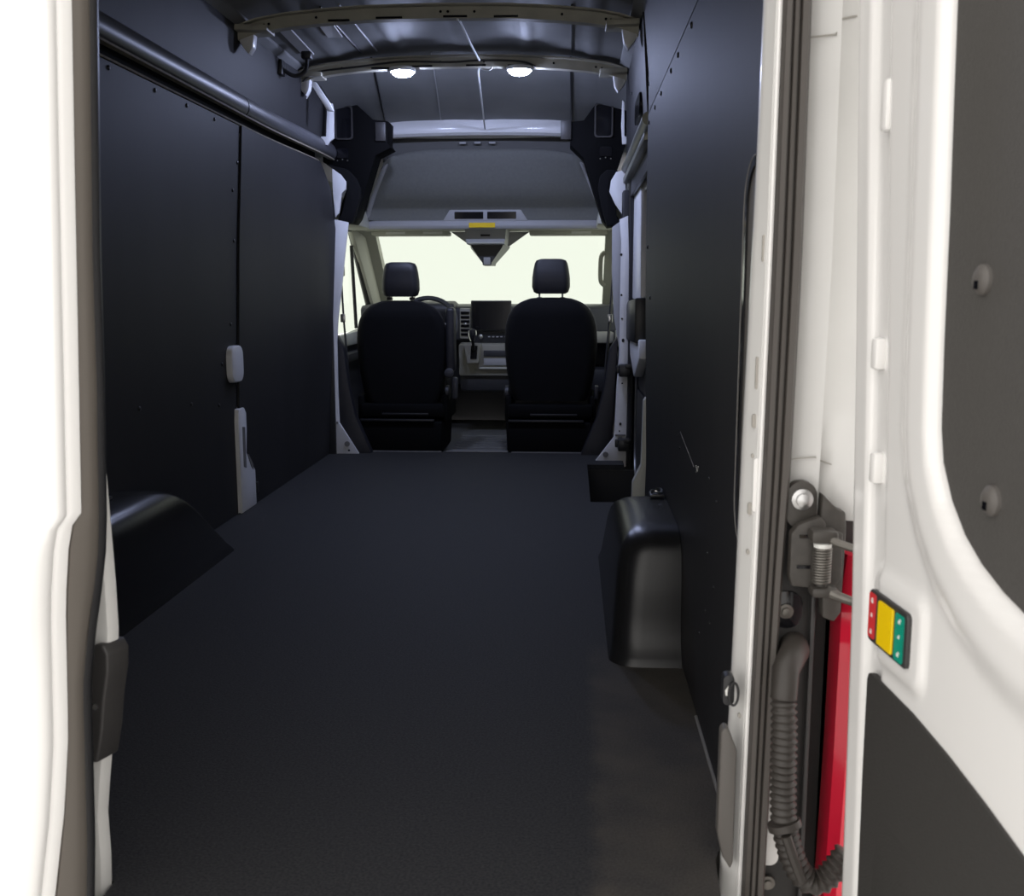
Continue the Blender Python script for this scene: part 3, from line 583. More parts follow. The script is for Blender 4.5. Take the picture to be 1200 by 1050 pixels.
# overhead lamp unit and camera housing
oc = empty('overhead_console', (0.012, 5.2, 1.30)); tag(oc, 'grey overhead lamp unit with black camera housing at the windscreen top', 'console')
obj('lamp_unit', MB().loft([[(x, y, z) for x, y in ((-w, -0.1), (w, -0.1), (w, 0.25), (-w, 0.25))] for w, z in ((0.135, 0.055), (0.125, -0.03), (0.12, -0.05))]), 'lip', oc)
obj('button', MB().box((-0.03, -0.104, 0.0), (0.03, -0.099, 0.012), 0.001, 1), 'screen', oc)
obj('trim_line', MB().box((-0.115, -0.106, -0.046), (0.115, -0.10, -0.038), 0.001, 1), 'cream', oc)
obj('camera_housing', MB().loft([[(x, y, z) for x, y in ((-w, 0.02), (w, 0.02), (w * 1.3, 0.30), (-w * 1.3, 0.30))] for w, z in ((0.105, -0.05), (0.10, -0.065), (0.03, -0.165), (0.028, -0.18))]), 'black', oc)
obj('housing_foot', MB().box((-0.022, 0.015, -0.178), (0.022, 0.03, -0.13), 0.003), 'lip', oc)
for s in (-1, 1):
    obj('side_wing', MB().prism([(s * 0.12, 0.05), (s * 0.27, 0.05), (s * 0.24, 0.03), (s * 0.09, -0.075)], 'y', 0.30, 0.32, 0.002), 'lip', oc)

# ------------------------------------------------------------------ dashboard
db = empty('dashboard', (0, 5.6, 0.30)); o0 = Vector((0, 5.6, 0.30))
tag(db, 'dark dashboard with centre screen, vents and gear selector', 'dashboard')
def dbo(name, mb, m, parent=None, **k):
    bmesh.ops.translate(mb.bm, verts=mb.bm.verts, vec=-o0); return obj(name, mb, m, parent or db, **k)
dbo('top', MB().prism([(5.43, 0.835), (5.47, 0.853), (5.8, 0.86), (6.27, 0.79), (6.27, 0.30), (5.62, 0.30), (5.55, 0.55), (5.43, 0.62)], 'x', -0.88, 0.88, 0.015), 'dash')
dbo('instrument_hood', MB().prism([(5.34, 0.82), (5.36, 0.868), (5.5, 0.885), (5.7, 0.86), (5.6, 0.70), (5.42, 0.70)], 'x', -0.60, -0.22, 0.02), 'dash')
sc = dbo('screen_unit', MB().box((-0.107, 5.33, 0.687), (0.166, 5.36, 0.888), 0.006), 'bezel')
dbo('screen', MB().box((-0.10, 5.327, 0.695), (0.159, 5.331, 0.882), 0.001, 1), 'screen', sc)
cp = dbo('climate_panel', MB().prism([(5.36, 0.682), (5.43, 0.682), (5.46, 0.60), (5.39, 0.60)], 'x', -0.10, 0.30, 0.006), 'dash')
dbo('knob', MB().lathe([(0.015, 0), (0.014, 0.016), (0.010, 0.018)], (-0.044, 5.375, 0.645), (0, -1, 0), 18), 'steel', cp)
for k in range(5): dbo('key', MB().box((0.005 + 0.028 * k, 5.366, 0.640), (0.02 + 0.028 * k, 5.378, 0.648), 0.001, 1), 'lip', cp)
for x0 in (-0.19, 0.62):
    v = dbo('vent_frame', MB().box((x0, 5.39, 0.63), (x0 + 0.075, 5.44, 0.835), 0.006), 'console')
    for k in range(6): dbo('slat', MB().box((x0 + 0.008, 5.381, 0.650 + 0.029 * k), (x0 + 0.067, 5.392, 0.668 + 0.029 * k), 0.002, 1), 'screen', v)
    dbo('tab', MB().box((x0 + 0.028, 5.374, 0.722), (x0 + 0.048, 5.384, 0.736), 0.003), 'steel', v)
dbo('right_fascia', MB().box((0.20, 5.36, 0.60), (0.86, 5.44, 0.68), 0.02), 'console')
co = dbo('centre_console', MB().prism([(5.30, 0.595), (5.45, 0.605), (5.55, 0.40), (5.33, 0.38)], 'x', -0.19, 0.32, 0.012), 'console')
dbo('tray', MB().box((-0.02, 5.30, 0.515), (0.30, 5.33, 0.555), 0.004), 'dash', co)
dbo('tray', MB().box((-0.02, 5.305, 0.455), (0.30, 5.335, 0.50), 0.004), 'lip', co)
dbo('tray_edge', MB().box((-0.05, 5.295, 0.43), (0.30, 5.32, 0.442), 0.003), 'cream', co)
dbo('lower_dash', MB().box((-0.19, 5.36, 0.27), (0.88, 5.60, 0.43), 0.03), 'dash')
gs = dbo('gear_selector', MB().prism([(-0.15, 0.595), (-0.03, 0.60), (-0.05, 0.475), (-0.125, 0.47)], 'y', 5.25, 5.31, 0.006), 'console')
dbo('gate', MB().prism([(-0.10, 0.59), (-0.055, 0.59), (-0.062, 0.50), (-0.105, 0.50)], 'y', 5.243, 5.252, 0.002, 1), 'screen', gs)
dbo('gear_lever', MB().tube([(-0.08, 5.26, 0.55), (-0.08, 5.20, 0.60), (-0.08, 5.17, 0.635)], 0.010, 8, 3), 'black', gs)
dbo('gear_knob', MB().lathe([(0.010, -0.03), (0.018, -0.02), (0.024, 0.01), (0.026, 0.03), (0.022, 0.045), (0.010, 0.052)], (-0.08, 5.16, 0.655), (0, -0.15, 1), 16), 'seathide', gs)
for s in (-1, 1): dbo('chrome_edge', MB().tube([(-0.08 + s * 0.012, 5.14, 0.625), (-0.08 + s * 0.024, 5.135, 0.66), (-0.08 + s * 0.022, 5.14, 0.695)], 0.005, 6, 3), 'steel', gs)

# steering wheel
swl = empty('steering_wheel', (-0.37, 5.06, 0.735)); tag(swl, 'dark steering wheel in front of the driver seat', 'steering wheel')
tl_ = math.radians(28)
def SWp(r, a, d=0.0):
    x = r * math.cos(a); q = r * math.sin(a)
    return (x, q * math.sin(tl_) + d * math.cos(tl_), q * math.cos(tl_) - d * math.sin(tl_))
obj('rim', MB().tube([SWp(0.193, 2 * math.pi * k / 40) for k in range(41)], 0.016, 10), 'dash', swl)
obj('hub', MB().lathe([(0.07, 0.02), (0.075, 0.0), (0.06, -0.03), (0.02, -0.035)], (0, 0.02, 0), (0, math.cos(tl_), -math.sin(tl_)), 20), 'dash', swl)
for a in (0, math.pi, -math.pi / 2): obj('spoke', MB().tube([SWp(0.05, a, 0.01), SWp(0.19, a)], 0.014, 8), 'lip', swl)
obj('column', MB().tube([SWp(0.0, 0, 0.02), SWp(0.0, 0, 0.34)], 0.045, 12), 'dash', swl)

# ------------------------------------------------------------------ seats
def seat(cx, label, driver):
    e = empty('driver_seat' if driver else 'passenger_seat', (cx, 4.5, -0.03)); tag(e, label, 'seat', 'front cab seats')
    def rr_ring(w, d, y, z, r=None, n=5):
        r = min(w, d) * 0.85 if r is None else r
        return [(p[0], p[1], z) for p in rrect(0, y, 2 * w, 2 * d, r, n)]
    zs = [0.30, 0.36, 0.45, 0.55, 0.66, 0.74, 0.80, 0.845, 0.875, 0.895, 0.908]
    ws = [0.215, 0.240, 0.255, 0.266, 0.270, 0.264, 0.248, 0.222, 0.188, 0.145, 0.085]
    rings = []
    for z, w in zip(zs, ws):
        d = 0.065 if z < 0.85 else interp(z, [0.85, 0.908], [0.062, 0.03])
        rings.append(rr_ring(w, d, 0.085 - 0.07 * (z - 0.3) / 0.6, z + (0.012 if driver else 0.03)))
    sb = obj('backrest', MB().loft(rings), 'seat', e, 60)
    # thin bead added round the shell, standing in for windscreen rim light
    pts = [(-w - 0.001, 0.055 - 0.07 * (z - 0.3) / 0.6 + 0.03, z + 0.03) for z, w in zip(zs, ws)]
    if driver: pts = [(x, y, z - 0.018) for x, y, z in pts]
    pts = pts + [(-x, y, z) for x, y, z in pts[::-1]]
    obj('rim_light_bead', MB().tube(pts, 0.005, 6, 3), 'seathide', sb)
    dz = 0.0 if driver else 0.018
    hz = [z_ + dz for z_ in (0.948, 0.958, 0.988, 1.04, 1.09, 1.125, 1.142, 1.15)]
    hw = [0.085, 0.102, 0.112, 0.111, 0.104, 0.096, 0.086, 0.060]
    hr = obj('headrest', MB().loft([rr_ring(w, 0.05 if 0.98 < z < 1.13 else 0.035, 0.02, z) for z, w in zip(hz, hw)]), 'seathide', e, 60)
    for s in (-1, 1):
        obj('headrest_post', MB().tube([(s * 0.068, 0.02, 0.90), (s * 0.068, 0.02, 0.99)], 0.006, 8), 'steel', e)
        obj('post_collar', MB().box((s * 0.068 - 0.016, 0.003, 0.928), (s * 0.068 + 0.016, 0.037, 0.946), 0.004), 'black', e)
    obj('cushion', MB().box((-0.25, 0.10, 0.32), (0.25, 0.58, 0.47), 0.05, 4), 'seat', e)
    obj('side_cover', MB().box((-0.275, 0.02, 0.20), (-0.235, 0.45, 0.36), 0.015), 'mould', e)
    obj('side_cover', MB().box((0.235, 0.02, 0.20), (0.275, 0.45, 0.36), 0.015), 'mould', e)
    obj('pedestal', MB().prism([(-0.255, 0.005), (0.235, 0.005), (0.245, 0.205), (-0.265, 0.205)], 'y', -0.04, 0.50, 0.012), 'mould', e)
    obj('seat_rail', MB().box((-0.25, -0.055, 0.208), (0.20, -0.03, 0.222), 0.004), 'black', e)
    obj('seat_rail', MB().box((-0.12, -0.03, 0.245), (0.16, -0.005, 0.256), 0.003), 'seathide', e)
    obj('seat_rail', MB().box((-0.255, -0.02, 0.225), (0.255, 0.08, 0.31), 0.02), 'mould', e)
    obj('recliner', MB().lathe([(0.045, 0), (0.045, 0.02), (0.03, 0.026)], ((0.255 if driver else -0.255), 0.09, 0.37), ((1 if driver else -1), 0, 0), 20), 'seathide', e)
    if driver:
        ar_ = obj('armrest', MB().box((0.268, -0.02, 0.50), (0.322, 0.09, 0.885), 0.02, 3), 'seathide', e)
        obj('armrest_pivot', MB().lathe([(0.028, 0), (0.028, 0.03), (0.02, 0.034)], (0.29, -0.02, 0.50), (0, -1, 0), 14), 'dash', e)
        obj('belt_buckle', MB().box((0.30, 0.0, 0.34), (0.335, 0.05, 0.47), 0.01), 'dash', e)
    else:
        obj('recliner_lever', MB().box((0.262, 0.0, 0.34), (0.288, 0.10, 0.42), 0.008), 'seathide', e)
    return e
seat(-0.445, 'black driver seat with raised inner armrest, in front of the steering wheel', True)
seat(0.448, 'black passenger seat beside the right cab pillar', False)
# seat belts
for s in (-1, 1):
    e = empty('seat_belt', (s * 0.79, 4.52, 0.3)); tag(e, 'black seat belt hanging beside the %s seat' % ('driver' if s < 0 else 'passenger'), 'seat belt')
    a = Vector((s * 0.818 - s * 0.79, 0.06, 0.77)); b = Vector((s * 0.772 - s * 0.79, 0.0, 0.14))
    st = MB(); d = Vector((s * 0.4, 1, 0)).normalized() * 0.014; tn = Vector((1, -0.4 * s, 0)).normalized() * 0.004
    mid = a.lerp(b, 0.45) + Vector((0, -0.02, 0))
    st.loft([[p + d + tn, p - d + tn, p - d - tn, p + d - tn] for p in (a, mid, b)])
    obj('strap', st, 'strap', e)
    obj('guide_loop', MB().box((a.x - 0.012, a.y - 0.03, a.z - 0.03), (a.x + 0.02, a.y + 0.03, a.z + 0.03), 0.008), 'black', e)
    obj('tongue', MB().box((mid.x - 0.014, mid.y - 0.03, mid.z - 0.02), (mid.x + 0.014, mid.y - 0.012, mid.z + 0.03), 0.005), 'steel', e)

# ------------------------------------------------------------------ rear right pillar and jamb
ZT = 1.98
def xin(z): return interp(z, [-0.2, -0.047, 0.328, 0.747, 1.147, 1.377, 2.0], [0.823, 0.826, 0.835, 0.840, 0.847, 0.849, 0.850])
def xou(z): return interp(z, [-0.2, -0.046, 0.329, 0.68, 1.008, 1.376, 2.0], [0.859, 0.861, 0.865, 0.870, 0.873, 0.874, 0.875])
def xsl(z): return interp(z, [-0.2, 0.03, 0.47, 0.68, 1.0, 1.376, 2.0], [0.893, 0.897, 0.904, 0.911, 0.915, 0.913, 0.910])
ZS = [-0.2 + (ZT + 0.2) * k / 30 for k in range(31)]
tp = obj('trim_5', MB().loft([[(xin(z) + 0.005, 0.032, z), (xin(z) + 0.009, 0.022, z), (xou(z) - 0.009, -0.001, z), (xou(z), -0.004, z), (xou(z), 0.058, z), (xin(z) + 0.012, 0.058, z), (xin(z) + 0.005, 0.045, z)] for z in ZS]), 'jamb')
tag(tp, 'white painted right rear pillar edge beside the dark weatherstrip', 'pillar', kind='structure')
obj('flange_bead', MB().tube([(xou(z) - 0.004, -0.006, z) for z in ZS], 0.004, 8), 'white', tp)
for z, w, h_ in ((0.755, 0.007, 0.022), (0.615, 0.007, 0.02), (0.545, 0.005, 0.008), (0.70, 0.004, 0.006), (1.02, 0.004, 0.04), (0.83, 0.004, 0.05), (0.27, 0.005, 0.008)):
    x = xin(z) + 0.016
    obj('hole', MB().prism(rrect(x, z, w, h_, min(w, h_) * 0.48, 3), 'y', 0.004, 0.0095), 'fold', tp)
obj('slot', MB().prism(rrect(xin(0.66) + 0.022, 0.655, 0.009, 0.085, 0.004, 3), 'y', -0.004, 0.004), 'white', tp)
wsx = obj('weatherstrip', MB().loft([[(xou(z) + (xsl(z) - xou(z)) * u, y, z) for u, y in ((0, 0.02), (0, -0.018), (0.05, -0.028), (0.22, -0.031), (0.26, -0.022), (0.31, -0.022), (0.35, -0.031), (0.48, -0.031), (0.52, -0.022), (0.57, -0.022), (0.62, -0.032), (0.82, -0.034), (0.95, -0.026), (1.0, -0.012), (1.0, 0.02))] for z in ZS]), 'seal', ang=25)
tag(wsx, 'dark brown-grey ribbed rubber weatherstrip along the right rear opening', 'weatherstrip')
jb = MB()
jrings = []
for z in [0.60 + (ZT - 0.60) * k / 24 for k in range(25)]:
    b = 0.03 * float(sst(0.78, 0.64, z))
    jrings.append([(xsl(z) - 0.004, 0.02, z), (xsl(z) + 0.035, 0.004, z), (xsl(z) + 0.048, 0.0, z), (0.962, 0.028 + b * 0.3, z), (0.985, 0.032 - b, z), (1.03, 0.02 - b, z), (1.05, 0.08, z), (xsl(z) - 0.004, 0.09, z)])
jb.loft(jrings)
jo = obj('trim_6', jb, 'jamb', ang=50); tag(jo, 'off-white painted door jamb behind the right rear door hinge', 'jamb', kind='structure')
obj('joint_line', MB().tube([(xsl(1.33), 0.006, 1.325), (xsl(1.33) + 0.04, -0.001, 1.327), (0.965, 0.027, 1.355), (0.99, 0.03, 1.36)], 0.0014, 6), 'fold', jo)
obj('joint_line', MB().tube([(xsl(0.68), 0.006, 0.695), (xsl(0.68) + 0.04, -0.001, 0.70), (0.965, 0.027, 0.69), (0.99, 0.012, 0.683)], 0.0012, 6), 'fold', jo)
# lower black plate with bolts
bp_ = obj('pillar_plate', MB().prism([(xsl(-0.2) - 0.01, -0.2), (0.955, -0.2), (0.967, 0.55), (0.955, 0.60), (xsl(0.6) - 0.01, 0.60)], 'y', 0.004, 0.03, 0.003), 'plate')
tag(bp_, 'black steel plate on the right rear pillar below the hinge', 'plate')
obj('bolt_recess', MB().prism(rrect(0.918, 0.452, 0.05, 0.062, 0.024, 5), 'y', 0.001, 0.006, 0.002), 'screen', bp_)
obj('bolt', MB().lathe([(0.012, 0), (0.012, 0.004), (0.007, 0.005), (0.007, 0.010), (0.003, 0.011)], (0.916, 0.002, 0.450), (0, -1, 0), 16), 'darksteel', bp_)
obj('bolt', MB().lathe([(0.012, 0), (0.012, 0.004), (0.007, 0.005), (0.007, 0.010), (0.003, 0.011)], (0.905, 0.002, -0.02), (0, -1, 0), 16), 'darksteel', bp_)
obj('reflection_patch', MB().prism(rrect(0.905, 0.13, 0.032, 0.24, 0.014, 5), 'y', 0.001, 0.005, 0.001), 'jamb', bp_)  # reflection behind the hose, painted in as a pale plate
obj('side_lip', MB().box((0.955, -0.004, -0.2), (0.962, 0.03, 0.50), 0.002), 'bezel', bp_)
vb = obj('trim_7', MB().box((0.93, 0.06, -0.2), (1.05, 0.09, 0.62)), 'plate'); tag(vb, 'dark recess behind the right tail lamp', 'recess', kind='structure')
tlm = obj('tail_lamp', MB().loft([[(x0, 0.045, z), (x0 + 0.004, -0.005, z), (x0 + 0.02, -0.02, z), (x0 + 0.06, -0.01, z), (x0 + 0.06, 0.055, z)] for z, x0 in ((-0.2, 0.990), (0.0, 0.993), (0.2, 0.997), (0.4, 0.998), (0.50, 0.998), (0.545, 1.003))]), 'red', ang=20)
tag(tlm, 'red tail lamp lens between the pillar plate and the open right door', 'tail lamp')

# hinge with check spring
HP = [(-0.012, -0.065), (-0.016, -0.05), (-0.016, 0.018), (-0.005, 0.032), (0.028, 0.045), (0.036, 0.035), (0.036, 0.026), (0.062, 0.02), (0.064, -0.05), (0.045, -0.08), (0.025, -0.068)]
d1 = empty('door_1', (0.97, -0.05, 0.0), -math.radians(84)); tag(d1, 'wide-open white right rear door with charcoal inserts and coloured lock switch', 'door', kind='structure')
hg = obj('hinge', MB().prism(HP, 'y', -0.038, -0.016, 0.003), 'hinge', d1, label='dark steel hinge with coil check spring')
hg.matrix_parent_inverse = (Matrix.Translation((0.97, -0.05, 0.0)) @ Matrix.Rotation(-math.radians(84), 4, 'Z')).inverted(); hg.location = (0.925, -0.01, 0.57)
obj('mount_ear', MB().prism(rrect(0.003, 0.058, 0.046, 0.075, 0.022, 6), 'y', -0.016, 0.004, 0.002), 'hinge', hg)
obj('bolt', MB().lathe([(0.017, 0), (0.0165, 0.004), (0.011, 0.006), (0.0105, 0.014), (0.006, 0.016)], (0.003, -0.016, 0.068), (0, -1, 0), 18), 'steel', hg)
obj('hinge_leaf', MB().prism([(0.03, 0.035), (0.032, 0.078), (0.055, 0.055), (0.068, 0.05), (0.07, 0.02), (0.068, -0.11), (0.058, -0.125), (0.040, -0.118), (0.038, -0.08)], 'y', -0.026, 0.002, 0.003), 'hinge', hg)
obj('slot', MB().box((-0.004, -0.0405, 0.012), (0.018, -0.037, 0.017)), 'screen', hg)
obj('slot', MB().box((-0.006, -0.0405, -0.036), (0.014, -0.037, -0.031)), 'screen', hg)
hx = [(0.026 + 0.0125 * math.cos(a), -0.062 + 0.0125 * math.sin(a), -0.052 + 0.055 * a / (2 * math.pi * 13)) for a in [2 * math.pi * k / 14 for k in range(14 * 13 + 1)]]
obj('coil_spring', MB().tube(hx, 0.0022, 6), 'darksteel', hg)
obj('spring_core', MB().lathe([(0.009, -0.06), (0.009, 0.02)], (0.026, -0.062, 0), (0, 0, 1), 14), 'hinge', hg)
obj('spring_cap', MB().lathe([(0.013, 0.004), (0.0135, 0.010), (0.010, 0.012)], (0.026, -0.062, 0), (0, 0, 1), 18), 'print_', hg)
obj('pivot_block', MB().box((0.006, -0.078, 0.012), (0.046, -0.045, 0.032), 0.006), 'hinge', hg)
obj('pivot_block', MB().box((0.010, -0.078, -0.072), (0.05, -0.045, -0.056), 0.006), 'hinge', hg)
obj('check_arm', MB().tube([(0.028, -0.062, 0.024), (0.045, -0.08, 0.014), (0.085, -0.12, 0.008)], [0.008, 0.0065, 0.0055], 10), 'darksteel', hg)
obj('check_arm', MB().tube([(0.03, -0.062, -0.062), (0.05, -0.08, -0.068), (0.085, -0.12, -0.072)], [0.010, 0.0075, 0.0055], 10), 'darksteel', hg)

# corrugated wiring hose
cd = empty('wiring_conduit', (0.9005, -0.068, 0.372)); tag(cd, 'dark corrugated wiring hose looping from the right pillar to the open door', 'hose')
path = [Vector(p) for p in [(0.0, -0.012, -0.03), (0.001, -0.022, -0.08), (0.002, -0.026, -0.16), (0.004, -0.03, -0.22), (0.012, -0.030, -0.262), (0.028, -0.033, -0.305), (0.050, -0.036, -0.325), (0.074, -0.036, -0.315), (0.104, -0.032, -0.275)]]
pp = catmull(path, 24); 
ln = [0.0]
for a, b in zip(pp[:-1], pp[1:]): ln.append(ln[-1] + (b - a).length)
rs = np.arange(0, ln[-1], 0.0028); q = [Vector([interp(s_, ln, [p[i] for p in pp]) for i in range(3)]) for s_ in rs]
obj('hose', MB().tube(q, [0.0185 + 0.0024 * math.sin(2 * math.pi * s_ / 0.0112) for s_ in rs], 16), 'hose', cd, 80)
obj('grommet', MB().tube([(0.030, 0.069, 0.022), (0.026, 0.035, 0.026), (0.003, -0.006, 0.008), (0.0, -0.014, -0.035)], [0.022, 0.022, 0.021, 0.02], 16, 1), 'hose', cd, 60)
obj('collar', MB().tube([(0.004, -0.031, -0.228), (0.007, -0.033, -0.238)], [0.026, 0.026], 16), 'hose', cd)
obj('spine', MB().tube([(0.004, -0.053, -0.24), (0.018, -0.056, -0.28), (0.030, -0.056, -0.31)], 0.008, 8, 4), 'hose', cd)

# grey bump pad and key-like catch on the pillar
pdp = obj('bump_pad', MB().prism([(0.816, 0.255), (0.822, 0.262), (0.828, 0.26), (0.842, 0.225), (0.842, 0.03), (0.838, 0.018), (0.824, 0.04), (0.815, 0.08)], 'y', -0.028, -0.001, 0.005, 3), 'pad')
tag(pdp, 'taupe plastic bump pad on the right rear pillar edge', 'pad')
ct = empty('pillar_catch', (0.826, -0.012, 0.325)); tag(ct, 'small black catch with wire ring on the right rear pillar edge', 'catch')
obj('body', MB().prism(rrect(0, 0, 0.018, 0.05, 0.008, 4), 'y', -0.014, 0.010, 0.003), 'black', ct)
obj('ring', MB().tube([(0.007 + 0.0075 * math.cos(2 * math.pi * k / 20), -0.018, -0.004 + 0.019 * math.sin(2 * math.pi * k / 20)) for k in range(21)], 0.0022, 6), 'black', ct)
obj('mark', MB().prism([(-0.006, 0.0), (-0.001, 0.008), (0.003, 0.003), (-0.002, -0.002), (0.002, -0.008), (-0.005, -0.008)], 'y', -0.0155, -0.0138), 'print_', ct)

# left rear pillar and rear header (behind the half-closed door)
lp = obj('trim_8', MB().box((-0.97, -0.02, -0.2), (-0.82, 0.06, 2.0), 0.01), 'jamb'); tag(lp, 'white left rear pillar behind the half-open rear door', 'pillar', kind='structure')
rh = obj('trim_9', MB().box((-0.97, -0.02, 1.86), (1.0, 0.10, 2.17), 0.01), 'jamb'); tag(rh, 'white rear roof header above the doors', 'header', kind='structure')
os_ = obj('trim_10', MB().box((0.985, 0.06, -0.3), (1.03, 4.3, 2.0), 0.01), 'white'); tag(os_, 'white outer skin of the right side', 'body panel', kind='structure')

# ------------------------------------------------------------------ right rear door (wide open)
def uedge(z): return interp(z, [-0.2, 0.12, 0.514, 0.884, 1.245, 2.0], [0.108, 0.098, 0.08, 0.046, 0.004, -0.06])
UP = [(0.30, 1.36), (0.305, 1.281), (0.310, 1.187), (0.319, 1.044), (0.325, 0.898), (0.332, 0.798), (0.342, 0.759), (0.369, 0.719), (0.404, 0.687), (0.445, 0.664), (0.492, 0.647), (0.535, 0.637), (0.66, 0.625), (0.72, 0.635), (0.75, 0.67), (0.76, 0.74), (0.745, 1.5), (0.72, 1.66), (0.66, 1.72), (0.42, 1.73), (0.33, 1.69), (0.298, 1.60)]
LO = [(0.164, 0.425), (0.168, 0.434), (0.178, 0.437), (0.304, 0.433), (0.400, 0.423), (0.484, 0.410), (0.569, 0.394), (0.70, 0.36), (0.75, 0.32), (0.76, 0.25), (0.76, -0.02), (0.74, -0.06), (0.20, -0.06), (0.178, -0.03), (0.172, 0.099), (0.165, 0.29)]
def pdist(u, z, poly):
    """signed distance grid to polygon, negative inside"""
    d = np.full(u.shape, 9.0); ins = np.zeros(u.shape, bool); n = len(poly)
    for i in range(n):
        (x0, y0), (x1, y1) = poly[i], poly[(i + 1) % n]
        ex, ey = x1 - x0, y1 - y0; t_ = np.clip(((u - x0) * ex + (z - y0) * ey) / (ex * ex + ey * ey), 0, 1)
        d = np.minimum(d, np.hypot(u - x0 - t_ * ex, z - y0 - t_ * ey))
        c_ = ((y0 > z) != (y1 > z)) & (u < ex * (z - y0) / (ey if abs(ey) > 1e-9 else 1e-9) + x0); ins ^= c_
    return np.where(ins, -d, d)
NU, NZ = 130, 240
zg = np.linspace(-0.18, 1.93, NZ + 1)[None, :] * np.ones((NU + 1, 1))
eg = np.array([[uedge(z) for z in zg[0]]]) * np.ones((NU + 1, 1))
fu = np.linspace(0, 1, NU + 1)[:, None] ** 1.0
ug = eg + (0.82 - eg) * fu
e_ = ug - eg
dU = pdist(ug, zg, UP); dL = pdist(ug, zg, LO)
hgt = -0.010 * sst(0.052, 0.066, e_) * (1 - sst(0.100, 0.125, e_))
hgt = hgt + 0.013 * sst(0.0, 0.022, dU) * (1 - sst(0.06, 0.115, dU))
SWR = rrect(0.2425, 0.523, 0.155, 0.10, 0.014)
dS = pdist(ug, zg, SWR)
hgt = hgt + 0.007 * (1 - sst(0.004, 0.018, dS))
hgt = hgt - 0.03 * (1 - sst(0.0, 0.008, e_)) - 0.03 * sst(0.80, 0.82, ug)
mbd = MB(); t = bmesh.new()
Vv = [[t.verts.new((ug[i, j], -hgt[i, j], zg[i, j])) for j in range(NZ + 1)] for i in range(NU + 1)]
for i in range(NU):
    for j in range(NZ): t.faces.new((Vv[i][j], Vv[i + 1][j], Vv[i + 1][j + 1], Vv[i][j + 1]))
mbd.merge(t); obj('inner_skin', mbd, 'white', d1, 80)
os2 = MB().loft([[(uedge(z) + 0.001, 0.028, z), (0.819, 0.028, z), (0.819, 0.07, z), (uedge(z) - 0.01, 0.07, z)] for z in [-0.18 + 2.11 * k / 20 for k in range(21)]])
obj('outer_skin', os2, 'white', d1)
ui = obj('upper_insert', MB().prism([(u + 0.008, z) for u, z in UP], 'y', -0.004, 0.006, 0.0015, 1), 'insert', d1, label='charcoal grey board set in the upper door frame')
li = obj('lower_insert', MB().prism([(u + 0.004, z) for u, z in LO], 'y', -0.004, 0.006, 0.0015, 1), 'insert_shaded', d1, label='charcoal grey board set in the lower door')
obj('pocket_bulge', MB().grid(lambda a, b: (0.22 + 0.40 * a, -0.0035 - 0.016 * (math.sin(math.pi * a) * math.sin(math.pi * b)) ** 0.8, -0.04 + 0.30 * b), 20, 20), 'insert_shaded', li, 80)
for u, z in ((0.414, 0.968), (0.464, 0.738), (0.414, 1.35)):
    bt = obj('push_fastener', MB().lathe([(0.017, 0), (0.0165, 0.004), (0.012, 0.008), (0.006, 0.009)], (u + 0.004, -0.004, z), (0, -1, 0), 20), 'pad', ui)
    obj('fastener_slot', MB().box((u - 0.000, -0.0140, z - 0.010), (u + 0.008, -0.0130, z - 0.001)), 'screen', bt)
for u0, z0, u1, z1 in ((0.107, 1.165, 0.128, 1.232), (0.118, 0.85, 0.138, 0.893), (0.133, 0.695, 0.152, 0.738)):
    obj('hinge_tab', MB().box((u0, -0.004, z0), (u1, 0.016, z1), 0.005), 'white', d1)
# lock switch
lk = obj('lock_switch', MB().prism(rrect(0.2425, 0.523, 0.122, 0.072, 0.008, 4), 'y', -0.0125, -0.004, 0.0015, 1), 'bezel', d1, label='dark bezel of the lock switch')
obj('red_strip', MB().prism(rrect(0.1955, 0.524, 0.022, 0.062, 0.004, 3), 'y', -0.0135, -0.0122), 'redp', lk)
obj('yellow_button', MB().prism(rrect(0.2415, 0.523, 0.046, 0.060, 0.003, 3), 'y', -0.0155, -0.0122, 0.0015, 1), 'yellow', lk)
obj('green_strip', MB().prism(rrect(0.2815, 0.522, 0.026, 0.062, 0.004, 3), 'y', -0.0135, -0.0122), 'green', lk)
def padlock(x, z, k, opened):
    mb = MB().box((x - 0.0035 * k, -0.0141, z - 0.004 * k), (x + 0.0035 * k, -0.0134, z + 0.001 * k))
    arc = [(x + 0.0024 * k * math.cos(math.pi * i / 6) + (0.003 * k if opened else 0), -0.0138, z + 0.001 * k + 0.0034 * k * math.sin(math.pi * i / 6)) for i in range(7)]
    return mb.tube(arc, 0.0006 * k, 5)
for zz, kk in ((0.545, 1.0), (0.525, 0.8), (0.502, 1.0)):
    obj('lock_symbol', padlock(0.1955, zz, 0.8 * kk, False), 'print_', lk)
    obj('lock_symbol', padlock(0.2815, zz - 0.001, 0.8 * kk, True), 'print_', lk)

# ------------------------------------------------------------------ left rear door (partly open, outer skin towards the rear)
d2 = empty('door_2', (-0.80, 0.0, 0.0), -math.radians(20)); tag(d2, 'partly open white left rear door seen from outside with rubber edge seal', 'door', kind='structure')
zm = [-0.25, 0.046, 0.219, 0.329, 0.523, 0.600, 0.632, 0.648, 0.888, 1.113, 1.325, 2.0]
um = [0.585, 0.609, 0.642, 0.656, 0.666, 0.676, 0.684, 0.699, 0.711, 0.722, 0.733, 0.765]
def dl(z): return 0.733 - interp(z, zm, um)
def ue(z): return 0.733 - 0.33 * dl(z)
def nn(z):
    return -0.85 * dl(z)
ZD = sorted(set([-0.30 + 2.20 * k / 60 for k in range(61)] + [0.60, 0.615, 0.632, 0.64, 0.648]))
def crease(z): return 0.012 * float(sst(0.655, 0.60, z)) - 0.006 * float(sst(0.50, 0.46, z))
